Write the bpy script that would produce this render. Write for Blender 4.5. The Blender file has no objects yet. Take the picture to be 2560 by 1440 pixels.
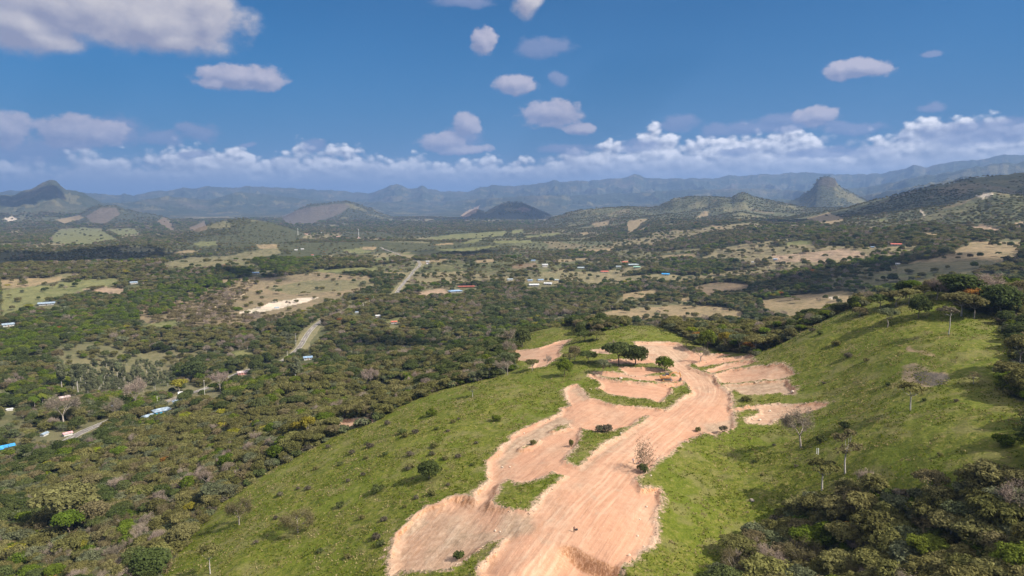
import bpy, math, random
import numpy as np
random.seed(7)
R = math.radians
SC = bpy.context.scene
COL = SC.collection

# ------------------------------------------------------------------ camera
CAMH = 150.0; PITCH = R(7.0); FPX = 1708.0
cam = bpy.data.cameras.new('camera'); cam_o = bpy.data.objects.new('camera', cam); COL.objects.link(cam_o)
cam.sensor_width = 36; cam.lens = 36 * FPX / 2560; cam.clip_start = 1; cam.clip_end = 120000
cam_o.location = (0, 0, CAMH); cam_o.rotation_euler = (R(90) - PITCH, 0, 0)
SC.camera = cam_o
SC.view_settings.view_transform = 'Standard'; SC.view_settings.look = 'None'
SC.view_settings.exposure = EXPO if 'EXPO' in globals() else 1.08
SC.view_settings.gamma = 1

SUN_EL = R(42); SUN_AZ = R(115)          # azimuth clockwise from +Y
SV = np.array([math.sin(SUN_AZ) * math.cos(SUN_EL), math.cos(SUN_AZ) * math.cos(SUN_EL), math.sin(SUN_EL)])
sun = bpy.data.lights.new('sun', 'SUN'); sun.energy = 4.6; sun.angle = R(0.53); sun.color = (1.0, 0.93, 0.82)
sun_o = bpy.data.objects.new('sun', sun); COL.objects.link(sun_o)
sun_o.rotation_euler = (R(90) - SUN_EL, 0, math.pi - SUN_AZ)
sun_o.location = (0, 0, 400)

def ray(px, py):
    a = (np.asarray(px, float) - 1280) / FPX; b = (720 - np.asarray(py, float)) / FPX
    c, s = math.cos(PITCH), math.sin(PITCH)
    return a, c + b * s, -s + b * c
def azel(px, py):
    x, y, z = ray(px, py); return np.arctan2(x, y), z / np.hypot(x, y)
def project(x, y, z):
    c, s = math.cos(PITCH), math.sin(PITCH); dz = z - CAMH
    f = np.maximum(y * c - dz * s, 1e-3); u = y * s + dz * c
    return 1280 + FPX * x / f, 720 - FPX * u / f

# ------------------------------------------------------------------ node helper
class NT:
    def __init__(s, nt): s.t = nt; s.n = nt.nodes; s.l = nt.links
    def new(s, typ, **kw):
        o = s.n.new(typ)
        for k, v in kw.items(): setattr(o, k, v)
        return o
    def put(s, sock, v):
        if isinstance(v, bpy.types.NodeSocket): s.l.new(v, sock)
        elif v is not None: sock.default_value = v
    def m(s, op, a, b=None, c=None, clamp=False):
        o = s.n.new('ShaderNodeMath'); o.operation = op; o.use_clamp = clamp
        s.put(o.inputs[0], a); s.put(o.inputs[1], b)
        if c is not None: s.put(o.inputs[2], c)
        return o.outputs[0]
    def vm(s, op, a, b=None):
        o = s.n.new('ShaderNodeVectorMath'); o.operation = op
        s.put(o.inputs[0], a); s.put(o.inputs[1], b); return o.outputs[0]
    def comb(s, x, y, z=0.0):
        o = s.n.new('ShaderNodeCombineXYZ'); s.put(o.inputs[0], x); s.put(o.inputs[1], y); s.put(o.inputs[2], z); return o.outputs[0]
    def noise(s, vec, scale, detail=4, rough=0.5, dist=0.0, out=0, typ=None):
        o = s.n.new('ShaderNodeTexNoise'); s.put(o.inputs['Vector'], vec)
        o.inputs['Scale'].default_value = scale; o.inputs['Detail'].default_value = detail
        o.inputs['Roughness'].default_value = rough; o.inputs['Distortion'].default_value = dist
        if typ: o.noise_type = typ
        return o.outputs[out]
    def voro(s, vec, scale, feat='F1', smooth=None, out='Distance'):
        o = s.n.new('ShaderNodeTexVoronoi'); o.feature = feat; s.put(o.inputs['Vector'], vec); o.inputs['Scale'].default_value = scale
        if smooth is not None: o.inputs['Smoothness'].default_value = smooth
        return o.outputs[out]
    def map(s, v, a, b, c=0.0, d=1.0, typ='SMOOTHSTEP'):
        o = s.n.new('ShaderNodeMapRange'); o.interpolation_type = typ
        for i, q in enumerate((v, a, b, c, d)): s.put(o.inputs[i], q)
        return o.outputs[0]
    def mix(s, f, a, b, blend='MIX'):
        o = s.n.new('ShaderNodeMix'); o.data_type = 'RGBA'; o.blend_type = blend
        f_, a_, b_ = o.inputs[0], o.inputs[6], o.inputs[7]
        s.put(f_, f); s.put(a_, a if isinstance(a, bpy.types.NodeSocket) else tuple(a) + (1,) if len(a) == 3 else a)
        s.put(b_, b if isinstance(b, bpy.types.NodeSocket) else tuple(b) + (1,) if len(b) == 3 else b)
        return o.outputs[2]

# ------------------------------------------------------------------ sky
world = bpy.data.worlds.new('World'); SC.world = world; world.use_nodes = True
w = NT(world.node_tree); w.n.clear()
sky = w.new('ShaderNodeTexSky'); sky.sky_type = 'NISHITA'; sky.sun_disc = False
sky.sun_elevation = SUN_EL; sky.sun_rotation = SUN_AZ; sky.altitude = 200; sky.air_density = 1.0; sky.dust_density = 0.4; sky.ozone_density = 2.5
tc = w.new('ShaderNodeTexCoord').outputs['Generated']
sep = w.new('ShaderNodeSeparateXYZ'); w.put(sep.inputs[0], tc)
DX, DY, DZ = sep.outputs
hor = w.m('SQRT', w.m('ADD', w.m('MULTIPLY', DX, DX), w.m('MULTIPLY', DY, DY)))
U = w.m('ARCTAN2', DX, DY); V = w.m('DIVIDE', DZ, w.m('MAXIMUM', hor, 0.02))
PX = 1 / FPX
def uv(px, py):
    a, e = azel(px, py); return float(a), float(e)
def blob_field(nt, u, v, blobs, k=1.0):
    best = None
    for (px, py, rx, ry) in blobs:
        cu, cv = uv(px, py)
        du = nt.m('MULTIPLY', nt.m('SUBTRACT', u, cu), 1 / (rx * PX)); dv = nt.m('MULTIPLY', nt.m('SUBTRACT', v, cv), 1 / (ry * PX))
        d = nt.m('SUBTRACT', 1.0, nt.m('SQRT', nt.m('MULTIPLY_ADD', du, du, nt.m('MULTIPLY', dv, dv))))
        best = d if best is None else nt.m('SMOOTH_MAX', best, d, 0.25)
    return best
def warp(nt, u, v, sc, amp):
    n = nt.new('ShaderNodeTexNoise'); nt.put(n.inputs['Vector'], nt.comb(u, v, 0.3)); n.inputs['Scale'].default_value = sc; n.inputs['Detail'].default_value = 5
    s = nt.new('ShaderNodeSeparateColor'); nt.put(s.inputs[0], n.outputs['Color'])
    return (nt.m('ADD', u, nt.m('MULTIPLY', nt.m('SUBTRACT', s.outputs[0], 0.5), amp)),
            nt.m('ADD', v, nt.m('MULTIPLY', nt.m('SUBTRACT', s.outputs[1], 0.5), amp * 0.7)))
def group(name, fn):
    g = bpy.data.node_groups.new(name, 'ShaderNodeTree')
    g.interface.new_socket('U', in_out='INPUT', socket_type='NodeSocketFloat'); g.interface.new_socket('V', in_out='INPUT', socket_type='NodeSocketFloat')
    g.interface.new_socket('F', in_out='OUTPUT', socket_type='NodeSocketFloat')
    nt = NT(g); gi = nt.new('NodeGroupInput'); go = nt.new('NodeGroupOutput')
    nt.put(go.inputs[0], fn(nt, gi.outputs[0], gi.outputs[1])); return g
def call(g, u, v):
    o = w.new('ShaderNodeGroup'); o.node_tree = g; w.put(o.inputs[0], u); w.put(o.inputs[1], v); return o.outputs[0]

BRIGHT = [(15, 325, 50, 48), (185, 330, 92, 42), (250, 335, 60, 35), (1380, 285, 90, 38), (1450, 322, 42, 20), (1110, 355, 70, 32), (1165, 312, 42, 34), (2040, 290, 60, 26),
          (600, 192, 110, 36), (540, 205, 50, 16), (660, 200, 52, 30), (1285, 212, 66, 30), (1210, 102, 36, 44), (2150, 172, 75, 24), (2110, 175, 50, 26), (1150, 375, 90, 18)]
BIG = [(170, 10, 260, 105), (400, 50, 220, 90), (60, 60, 120, 80), (520, 40, 75, 85), (450, 95, 110, 38), (1310, 5, 48, 48), (100, 100, 90, 30)]
DIM = [(300, 330, 70, 42), (400, 345, 60, 22), (495, 328, 62, 26), (60, 380, 95, 34), (788, 360, 44, 22), (1360, 120, 80, 32), (1395, 200, 26, 24), (1900, 318, 170, 22), (1700, 310, 60, 26),
       (1960, 300, 90, 20), (2130, 320, 90, 22), (2480, 330, 180, 34), (1160, 5, 90, 20), (1800, 330, 60, 20), (1160, 345, 70, 32), (2330, 270, 36, 14), (300, 470, 10, 3), (620, 360, 24, 8), (2060, 380, 120, 18), (1420, 375, 90, 18), (1600, 365, 70, 22), (1840, 380, 60, 16), (480, 383, 45, 13), (2330, 135, 26, 10)]
def f_bright(nt, u, v):
    u2, v2 = warp(nt, u, v, 26, 0.022)
    f = blob_field(nt, u2, v2, BRIGHT)
    n = nt.noise(nt.comb(u, nt.m('MULTIPLY', v, 1.3), 0.7), 60, 5, 0.55)
    return nt.m('ADD', nt.m('MULTIPLY', nt.m('SUBTRACT', n, 0.5), 0.9), f)
def f_big(nt, u, v):
    u2, v2 = warp(nt, u, v, 9, 0.04)
    f = blob_field(nt, u2, v2, BIG)
    n = nt.noise(nt.comb(u, nt.m('MULTIPLY', v, 1.2), 1.7), 18, 7, 0.58)
    return nt.m('ADD', nt.m('MULTIPLY', nt.m('SUBTRACT', n, 0.5), 1.25), f)
def f_dim(nt, u, v):
    u2, v2 = warp(nt, u, v, 22, 0.03)
    f = blob_field(nt, u2, v2, DIM)
    n = nt.noise(nt.comb(u, nt.m('MULTIPLY', v, 1.5), 2.7), 45, 5, 0.55)
    return nt.m('ADD', nt.m('MULTIPLY', nt.m('SUBTRACT', n, 0.5), 1.0), f)
def top_curve(nt, u, prof):
    fc = nt.new('ShaderNodeFloatCurve'); cm = fc.mapping; cv = cm.curves[0]
    pts = []
    for px, py in prof:
        a, e = uv(px, py); pts.append(((a + 0.75) / 1.5, e / 0.2))
    pts = [(0, pts[0][1])] + pts + [(1, pts[-1][1])]
    cv.points[0].location = pts[0]; cv.points[1].location = pts[-1]
    for p in pts[1:-1]: cv.points.new(*p)
    for p in cv.points: p.handle_type = 'AUTO_CLAMPED'
    cm.update(); fc.inputs[0].default_value = 1
    nt.put(fc.inputs[1], nt.m('MULTIPLY', nt.m('ADD', u, 0.75), 1 / 1.5))
    return nt.m('MULTIPLY', fc.outputs[0], 0.2)
BANK = [(0, 402), (90, 408), (160, 404), (188, 388), (225, 384), (268, 396), (290, 384), (320, 394), (365, 386), (385, 378), (440, 368), (470, 376), (520, 360), (560, 355), (620, 368), (670, 390), (705, 378), (755, 368), (860, 373), (930, 386), (955, 392), (990, 372), (1040, 387), (1120, 400), (1150, 386), (1200, 379), (1250, 394), (1300, 400),
        (1370, 385), (1425, 368), (1500, 360), (1570, 352), (1600, 332), (1632, 316), (1680, 328), (1708, 356), (1755, 350), (1800, 332), (1880, 336), (2000, 320), (2030, 336), (2110, 348), (2190, 346), (2250, 330), (2290, 302), (2350, 280), (2400, 296), (2470, 300), (2560, 300)]
BANK2 = [(0, 428), (200, 415), (400, 402), (520, 408), (700, 416), (800, 406), (900, 405), (1000, 415), (1150, 420), (1300, 415), (1500, 398), (1700, 382), (1800, 388), (1900, 372), (2100, 360), (2250, 366), (2400, 348), (2560, 335)]
def f_bank(prof, seed, sc, a1, a2):
    def fn(nt, u, v):
        t = top_curve(nt, u, prof)
        d = nt.m('MULTIPLY', nt.m('SUBTRACT', t, v), 1 / 0.025)
        p = nt.comb(u, nt.m('MULTIPLY', v, 1.35), seed)
        pn = nt.vm('ADD', p, nt.vm('MULTIPLY', nt.noise(p, 60, 3, out=1), (0.008, 0.008, 0.0)))
        b1 = nt.voro(pn, sc, 'SMOOTH_F1', 0.35); b2 = nt.voro(pn, sc * 2.6, 'SMOOTH_F1', 0.3)
        n = nt.noise(p, sc * 3.0, 4, 0.6)
        r = nt.m('MULTIPLY', nt.m('SUBTRACT', 0.42, b1), a1)
        r = nt.m('ADD', r, nt.m('MULTIPLY', nt.m('SUBTRACT', 0.42, b2), a2))
        r = nt.m('ADD', r, nt.m('MULTIPLY_ADD', nt.m('SUBTRACT', n, 0.5), a2 * 0.9, 0.3))
        return nt.m('ADD', r, d)
    return fn
LD = (0.0035, 0.0055)
skyc = w.mix(0.93, sky.outputs[0], (0.0, 0.255, 0.44), 'MULTIPLY')   # deep tropical blue
hs = w.new('ShaderNodeHueSaturation'); hs.inputs['Saturation'].default_value = 1.12; hs.inputs['Value'].default_value = 1.0
w.put(hs.inputs['Color'], skyc); skyc = hs.outputs[0]
S_ = 6.8   # cloud radiance before the background strength
def C3(r, g, b, k=1.0): return (r * S_ * k, g * S_ * k, b * S_ * k)
# low white-blue brightening towards the horizon
hz = w.map(V, -0.02, 0.26, 1, 0)
skyc = w.mix(w.m('MULTIPLY', hz, 0.75), skyc, C3(.035, .125, .29))
def layer(base, g, dark, lite, lo, hi, amax, kshade, dl=1.0, bias=0.45, fade=None):
    f0 = call(g, U, V); f1 = call(g, w.m('ADD', U, LD[0] * dl), w.m('ADD', V, LD[1] * dl))
    a = w.m('MULTIPLY', w.map(f0, lo, hi), amax)
    if fade is not None: a = w.m('MULTIPLY', a, fade)
    sh = w.m('MULTIPLY_ADD', w.m('SUBTRACT', f0, f1), kshade, bias, clamp=True)
    return w.mix(a, base, w.mix(sh, dark, lite)), f0, sh
g_bank = group('bank', f_bank(BANK, 0.0, 34, 1.5, .7)); g_bank2 = group('bank2', f_bank(BANK2, 3.1, 22, 2.0, 1.0))
c, f0, sh = layer(skyc, g_bank, C3(.36, .38, .46), C3(1.38, 1.32, 1.30), 0.0, 0.6, 0.95, 1.0, 1.0, 0.34)
c, f0, sh = layer(c, g_bank2, C3(.33, .36, .45), C3(.95, .93, .98), 0.0, 0.9, 0.93, 0.9, 0.9, 0.32)
# thin haze veil that swallows the foot of the bank
c = w.mix(w.m('MULTIPLY', w.map(V, 0.005, 0.075, 1, 0), 0.7), c, C3(.42, .43, .50))
gd = group('dim', f_dim); gb = group('bright', f_bright); gg = group('big', f_big)
c, _, _ = layer(c, gd, C3(.16, .215, .40), C3(.27, .31, .48), 0.02, 0.55, 0.75, 0.9, 1.2, 0.4)
c, _, _ = layer(c, gb, C3(.24, .26, .40), C3(.60, .55, .62), 0.0, 0.34, 0.92, 1.1, 1.6, 0.38)
c, _, _ = layer(c, gg, C3(.30, .30, .40), C3(.66, .61, .61), 0.0, 0.45, 0.97, 1.3, 3.0, 0.42)
# bright broken cloud added above the view to raise the ambient fill
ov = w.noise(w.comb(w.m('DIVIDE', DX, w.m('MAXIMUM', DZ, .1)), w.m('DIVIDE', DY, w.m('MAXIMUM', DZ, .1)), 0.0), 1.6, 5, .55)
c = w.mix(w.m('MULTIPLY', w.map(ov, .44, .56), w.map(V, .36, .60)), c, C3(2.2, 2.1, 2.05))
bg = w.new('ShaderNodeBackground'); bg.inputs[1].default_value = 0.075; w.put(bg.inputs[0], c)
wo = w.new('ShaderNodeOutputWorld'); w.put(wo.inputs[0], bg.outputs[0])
world.cycles.sampling_method = 'MANUAL'; world.cycles.sample_map_resolution = 128

# ------------------------------------------------------------------ numpy noise
def _hash(ix, iy, s):
    h = (ix.astype(np.int64) * 374761393 + iy.astype(np.int64) * 668265263 + s * 1442695041) & 0xffffffff
    h = ((h ^ (h >> 13)) * 1274126177) & 0xffffffff
    return ((h ^ (h >> 16)) & 0xffff) / 65535.0
def vnoise(x, y, s=0):
    ix = np.floor(x); iy = np.floor(y); fx = x - ix; fy = y - iy
    fx = fx * fx * fx * (fx * (fx * 6 - 15) + 10); fy = fy * fy * fy * (fy * (fy * 6 - 15) + 10)
    a = _hash(ix, iy, s); b = _hash(ix + 1, iy, s); c = _hash(ix, iy + 1, s); d = _hash(ix + 1, iy + 1, s)
    return (a + (b - a) * fx) * (1 - fy) + (c + (d - c) * fx) * fy
def fbm(x, y, oct=4, s=0, rough=0.5):
    t = 0; a = 1; n = 0
    for i in range(oct):
        t = t + a * (vnoise(x + 17.3 * i, y - 9.1 * i, s + i) - 0.5); n += a; a *= rough; x = x * 2.03; y = y * 2.03
    return t / n * 2          # about -1..1
def ridged(x, y, oct=4, s=0):
    t = 0; a = 1; n = 0
    for i in range(oct):
        v = 1 - np.abs(vnoise(x, y, s + i) * 2 - 1); t = t + a * v * v; n += a; a *= 0.5; x = x * 2.1 + 3.7; y = y * 2.1
    return t / n
def sstep(a, b, x):
    t = np.clip((x - a) / (b - a), 0, 1); return t * t * (3 - 2 * t)

# ------------------------------------------------------------------ terrain height
CTRL = [(1200,1440,64),(1400,1440,65),(1600,1430,64),(1436,1331,66),(1300,1300,65),(1650,1250,66),(1100,1290,61.5),(1000,1360,57.5),(1150,1430,60),
 (1500,1180,68),(1600,1150,68),(1700,1050,70),(1780,1080,69.5),(1300,1130,65.5),(1250,1180,64.5),(1420,1000,68.5),(1450,1060,68),(1560,1000,70),(1750,950,72),
 (1800,1000,71.5),(1580,960,72),(1650,940,73),(1400,930,71),(1650,870,74),(1620,856,74.5),(1540,900,73),(1350,890,66.5),(1420,850,66),(1660,826,76),(1500,835,75),(1560,824,76.5),(1400,828,67),
 (1330,835,60),(1290,900,63),(400,1440,34),(700,1210,42),(900,1080,50),(1050,1000,57),(1250,940,65),(800,1300,49),(1000,1200,57),(1100,1100,62),(1230,1020,66),(600,1400,44),(950,1380,55),(800,1440,49),
 (0,1440,12),(200,1300,14),(0,1200,2),(300,1150,10),(600,1050,20),(850,960,28),(1000,900,30),(450,1200,20),(500,1120,14),(700,1080,33),(1100,930,46),(1150,880,38),(250,1440,22),
 (1900,880,76),(1850,900,75),(2000,850,-338),(2090,800,-350),(2200,762,-360),(2330,740,-365),(2400,728,-370),(2500,790,-345),(2100,900,-310),(2300,880,-290),(2560,850,-310),(2560,1000,-240),(2400,1050,-222),(2200,1050,-232),(2000,1050,72.5),(1980,950,77),
 (1900,1150,67),(2100,1200,-205),(2300,1200,-190),(2560,1180,-186),(2000,1350,60),(2200,1400,-172),(2500,1400,-162),(2560,1440,-152),(1800,1300,61),(1700,1420,61),(1850,1030,71.5),(1870,970,73)]
WPTS = [(90,500,58),(30,520,52),(150,480,50),(60,620,12),(160,600,20),(250,500,52),(340,520,68),(300,400,90),(-40,560,22),(-100,450,14),(400,480,84),(440,580,70),(230,560,34),(0,720,2),(180,700,8),(300,640,40),(420,640,62),
 (-300,400,2),(-350,250,2),(-200,540,3),(-330,100,0),(0,0,60),(60,-100,58),(200,0,62),(330,60,70),(-150,0,20),(-150,-120,15),(350,200,78),(450,300,82),(250,100,78),(-60,60,52),(90,80,70),(470,120,72),(200,-120,40)]
def _ctrlpts():
    P = []
    for px, py, z in CTRL:
        x, y, d = ray(px, py); t = (z - CAMH) / d if z > 0 else -z / np.hypot(x, y); P.append((x * t, y * t, CAMH + d * t))
    return np.array(P + WPTS, float)
CP = _ctrlpts()
def _tps_fit(P, lam):
    n = len(P); X = P[:, :2] / 100
    d = np.hypot(X[:, None, 0] - X[None, :, 0], X[:, None, 1] - X[None, :, 1]); K = np.where(d > 0, d * d * np.log(np.maximum(d, 1e-9)), 0) + lam * np.eye(n)
    Q = np.c_[np.ones(n), X]; A = np.zeros((n + 3, n + 3)); A[:n, :n] = K; A[:n, n:] = Q; A[n:, :n] = Q.T
    return np.linalg.solve(A, np.r_[P[:, 2], 0, 0, 0])
TPSW = _tps_fit(CP, 0.01)
def tps(x, y):
    x = x / 100; y = y / 100; n = len(CP)
    r = TPSW[n] + TPSW[n + 1] * x + TPSW[n + 2] * y
    for i in range(n):
        d2 = (x - CP[i, 0] / 100) ** 2 + (y - CP[i, 1] / 100) ** 2
        r = r + TPSW[i] * 0.5 * d2 * np.log(np.maximum(d2, 1e-12))
    return r
def base_h(x, y):
    r = np.hypot(x, y); az = np.arctan2(x, np.maximum(y, 1e-6))
    rise = 78 * sstep(150, 800, x) * (1 - 0.6 * sstep(2200, 5000, y))
    und = 5 * fbm(x / 420, y / 420, 3, 11) * sstep(300, 900, r) + 16 * fbm(x / 1300, y / 1300, 3, 12) * sstep(1500, 4000, r)
    return rise + und * (1 + 2.5 * sstep(200, 1600, x)) + 4
HILLS = [
 dict(n='far', R=14500, wf=3600, wb=3000, j=.06, rid=.62, sc=620, p=[(-700,480),(0,480),(25,475),(60,478),(190,480),(230,483),(290,487),(310,484),(335,488),(380,477),(420,477),(458,467),(490,472),(520,464),(580,470),(620,464),(700,468),(760,472),(860,478),(925,483),(960,470),(972,462),(990,460),(1004,463),(1020,471),(1040,470),(1055,464),(1070,472),(1100,478),(1170,479),(1200,468),(1235,462),(1290,465),(1340,460),(1370,453),(1385,450),(1400,455),(1440,452),(1500,450),(1530,446),(1560,445),(1585,434),(1620,445),(1700,447),(1740,444),(1780,448),(1820,439),(1860,438),(1920,436),(1960,432),(1990,429),(2060,433),(2140,436),(2180,434),(2200,433),(2250,425),(2285,412),(2320,418),(2350,410),(2400,403),(2460,394),(2510,386),(2560,386),(3200,380)]),
 dict(n='far', R=10500, wf=1500, wb=1500, j=.14, rid=.6, sc=460, p=[(-700,500),(0,500),(300,508),(420,490),(520,500),(600,478),(700,490),(780,500),(900,505),(1100,505),(1300,490),(1500,485),(1700,475),(1900,470),(2050,480),(2200,462),(2300,440),(2400,425),(2480,408),(2560,403),(3200,395)]),
 dict(n='far', R=8200, wf=1300, wb=1200, j=.05, rid=.5, sc=380, p=[(-700,480),(0,486),(38,486),(60,476),(90,466),(112,455),(130,449),(141,453),(152,464),(165,472),(192,475),(235,497),(262,510),(300,524),(370,540),(3200,600)]),
 dict(n='far', R=7600, wf=900, wb=800, j=.12, rid=.5, sc=330, p=[(-700,560),(1400,560),(1560,520),(1700,500),(1850,492),(2000,500),(2150,488),(2260,470),(2350,452),(2450,440),(2560,432),(3200,425)]),
 dict(n='hill', R=6300, wf=700, wb=700, j=.03, rid=.30, sc=300, p=[(-700,600),(130,575),(190,540),(240,515),(285,512),(330,528),(380,535),(420,545),(445,575),(480,600),(3200,640)]),
 dict(n='hill', R=6500, wf=600, wb=650, j=.02, rid=.25, sc=260, p=[(-700,620),(640,575),(700,548),(740,525),(775,511),(830,506),(868,502),(885,507),(930,522),(990,548),(1050,575),(3200,640)]),
 dict(n='hill', R=6300, wf=500, wb=520, j=.02, rid=.2, sc=260, p=[(-700,620),(1120,565),(1150,545),(1190,520),(1215,530),(1240,514),(1268,505),(1305,507),(1340,520),(1380,538),(1430,560),(3200,640)]),
 dict(n='hill', R=5900, wf=560, wb=650, j=.0, rid=.12, sc=200, p=[(-700,620),(1900,545),(1955,512),(2000,492),(2028,474),(2036,462),(2043,450),(2056,442),(2072,440),(2088,446),(2094,458),(2102,468),(2128,480),(2160,498),(2200,520),(2260,545),(3200,640)]),
 dict(n='hill', R=4300, wf=750, wb=900, j=.08, rid=.45, sc=210, p=[(-700,640),(1340,565),(1380,545),(1440,527),(1480,522),(1560,517),(1620,519),(1650,515),(1682,497),(1730,491),(1800,492),(1830,495),(1845,486),(1862,481),(1880,490),(1950,506),(2020,520),(2100,520),(2180,525),(2300,540),(3200,560)]),
 dict(n='hill', R=3300, wf=500, wb=600, j=.12, rid=.5, sc=170, p=[(-700,650),(1330,590),(1420,570),(1560,548),(1680,535),(1760,545),(1850,530),(1960,545),(2070,527),(2150,545),(2300,530),(2560,520),(3200,500)]),
 dict(n='hill', R=3000, wf=520, wb=450, j=.03, rid=.3, sc=160, p=[(-700,660),(300,650),(390,628),(450,592),(500,568),(560,552),(610,547),(660,553),(700,563),(750,580),(820,608),(3200,660)]),
 dict(n='hill', R=3100, wf=1050, wb=900, j=.04, rid=.42, sc=260, p=[(-700,650),(1900,570),(2100,525),(2190,500),(2240,488),(2300,472),(2380,458),(2430,446),(2490,439),(2560,430),(2700,410),(3200,390)]),
 dict(n='hill', R=2150, wf=420, wb=500, j=.08, rid=.5, sc=150, p=[(-700,650),(1900,610),(2060,582),(2200,566),(2330,530),(2420,498),(2480,480),(2560,490),(2700,470),(3200,450)]),
 dict(n='hill', R=1500, wf=300, wb=330, j=.06, rid=.35, sc=120, p=[(-700,690),(2000,680),(2180,652),(2300,632),(2440,603),(2560,600),(2700,590),(3200,570)]),
 dict(n='hill', R=2300, wf=260, wb=260, j=.05, rid=.3, sc=120, p=[(-700,650),(150,625),(220,612),(290,606),(340,606),(400,622),(480,640),(3200,690)]),
]
for h in HILLS:
    a, e = azel(np.array([q[0] for q in h['p']]), np.array([q[1] for q in h['p']])); h['a'] = a; h['e'] = e
def hill_h(x, y, b):
    r = np.hypot(x, y); az = np.arctan2(x, np.where(np.abs(y) < 1e-6, 1e-6, y))
    front = (y > 0)
    out = b.copy(); kind = np.zeros(x.shape, np.int8)
    for i, h in enumerate(HILLS):
        Rr = h['R'] * (1 + h['j'] * fbm(az * 9, az * 0 + i, 2, 40 + i))
        wf, wb = h['wf'], h['wb']
        t = np.where(r < Rr, (Rr - r) / wf, (r - Rr) / wb)
        m = (t < 3.2) & front
        if not m.any(): continue
        zc = CAMH + Rr[m] * (np.interp(az[m], h['a'], h['e']) + (.0016 if h['n'] == 'far' else .0008) * fbm(az[m] * 110, az[m] * 0 + i, 4, 140 + i, .6))
        hm = zc - b[m]; tt = t[m]
        s = np.exp(-tt ** 1.6 * 1.1)
        rid = ridged(x[m] / h['sc'], y[m] / h['sc'], 5, 60 + i)
        hh = b[m] + hm * s * (1 - h['rid'] * (1 - rid) * np.clip(tt * 2.2, 0, 1))
        hh = np.where(hm > 2, hh, -1e3)
        better = hh > out[m]
        k = kind[m]; k[better & (hh - b[m] > 12)] = 2 if h['n'] == 'far' else 1; kind[m] = k
        o = out[m]; o = np.maximum(o, hh); out[m] = o
    return out, kind
def terrain0(x, y):
    """natural ground, before the cuts"""
    x = np.asarray(x, float); y = np.asarray(y, float); shp = x.shape; x = x.ravel(); y = y.ravel()
    b = base_h(x, y); z, kind = hill_h(x, y, b)
    d = np.maximum(np.maximum((-x - 260) / 220, (x - 400) / 240), np.maximum((y - 560) / 260, (-y - 60) / 200))
    wn = 1 - sstep(0, 1, d); m = wn > 0
    zz = z[m]; tn = tps(x[m], y[m]) + 1.1 * fbm(x[m] / 38, y[m] / 38, 3, 5) + 0.35 * fbm(x[m] / 9, y[m] / 9, 3, 6)
    z[m] = zz + (tn - zz) * wn[m]
    return z.reshape(shp), kind.reshape(shp)
def hit(px, py, zoff=0.0, rmax=9000):
    """first point of the ground along the ray through a pixel of the photograph"""
    px = np.atleast_1d(np.asarray(px, float)); py = np.atleast_1d(np.asarray(py, float))
    dx, dy, dz = ray(px, py); hz_ = np.hypot(dx, dy)
    rs = np.concatenate([np.arange(60, 560, 2.0), 560 * 1.012 ** np.arange(0, 240)]); rs = rs[rs < rmax]
    X = dx[:, None] / hz_[:, None] * rs; Y = dy[:, None] / hz_[:, None] * rs; Zr = CAMH + dz[:, None] / hz_[:, None] * rs
    Z, _ = terrain0(X, Y); below = Zr - (Z + zoff) < 0
    i = np.where(below.any(1), below.argmax(1), len(rs) - 1); i = np.maximum(i, 1); k = np.arange(len(px))
    g0 = (Zr - Z)[k, i - 1] - zoff; g1 = (Zr - Z)[k, i] - zoff; f = np.clip(g0 / np.where(g0 - g1 == 0, 1, g0 - g1), 0, 1)
    r = rs[i - 1] + (rs[i] - rs[i - 1]) * f
    return np.c_[dx / hz_ * r, dy / hz_ * r]
def inside(x, y, P):
    c = np.zeros(x.shape, bool); n = len(P); j = n - 1
    for i in range(n):
        xi, yi = P[i]; xj, yj = P[j]
        if yi != yj: c ^= ((yi > y) != (yj > y)) & (x < (xj - xi) * (y - yi) / (yj - yi) + xi)
        j = i
    return c
def segdist(x, y, P, closed=True):
    d = np.full(x.shape, 1e9); n = len(P)
    for i in range(n if closed else n - 1):
        ax, ay = P[i]; bx, by = P[(i + 1) % n]; ex, ey = bx - ax, by - ay; L = ex * ex + ey * ey + 1e-9
        t = np.clip(((x - ax) * ex + (y - ay) * ey) / L, 0, 1)
        d = np.minimum(d, np.hypot(x - ax - t * ex, y - ay - t * ey))
    return d
def sdf(x, y, P, pad=8.0):
    out = np.full(x.shape, -pad); lo = P.min(0) - pad; hi = P.max(0) + pad
    m = (x > lo[0]) & (x < hi[0]) & (y > lo[1]) & (y < hi[1])
    if m.any():
        xm, ym = x[m], y[m]; d = segdist(xm, ym, P); out[m] = np.clip(np.where(inside(xm, ym, P), d, -d), -pad, 60)
    return out

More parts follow.
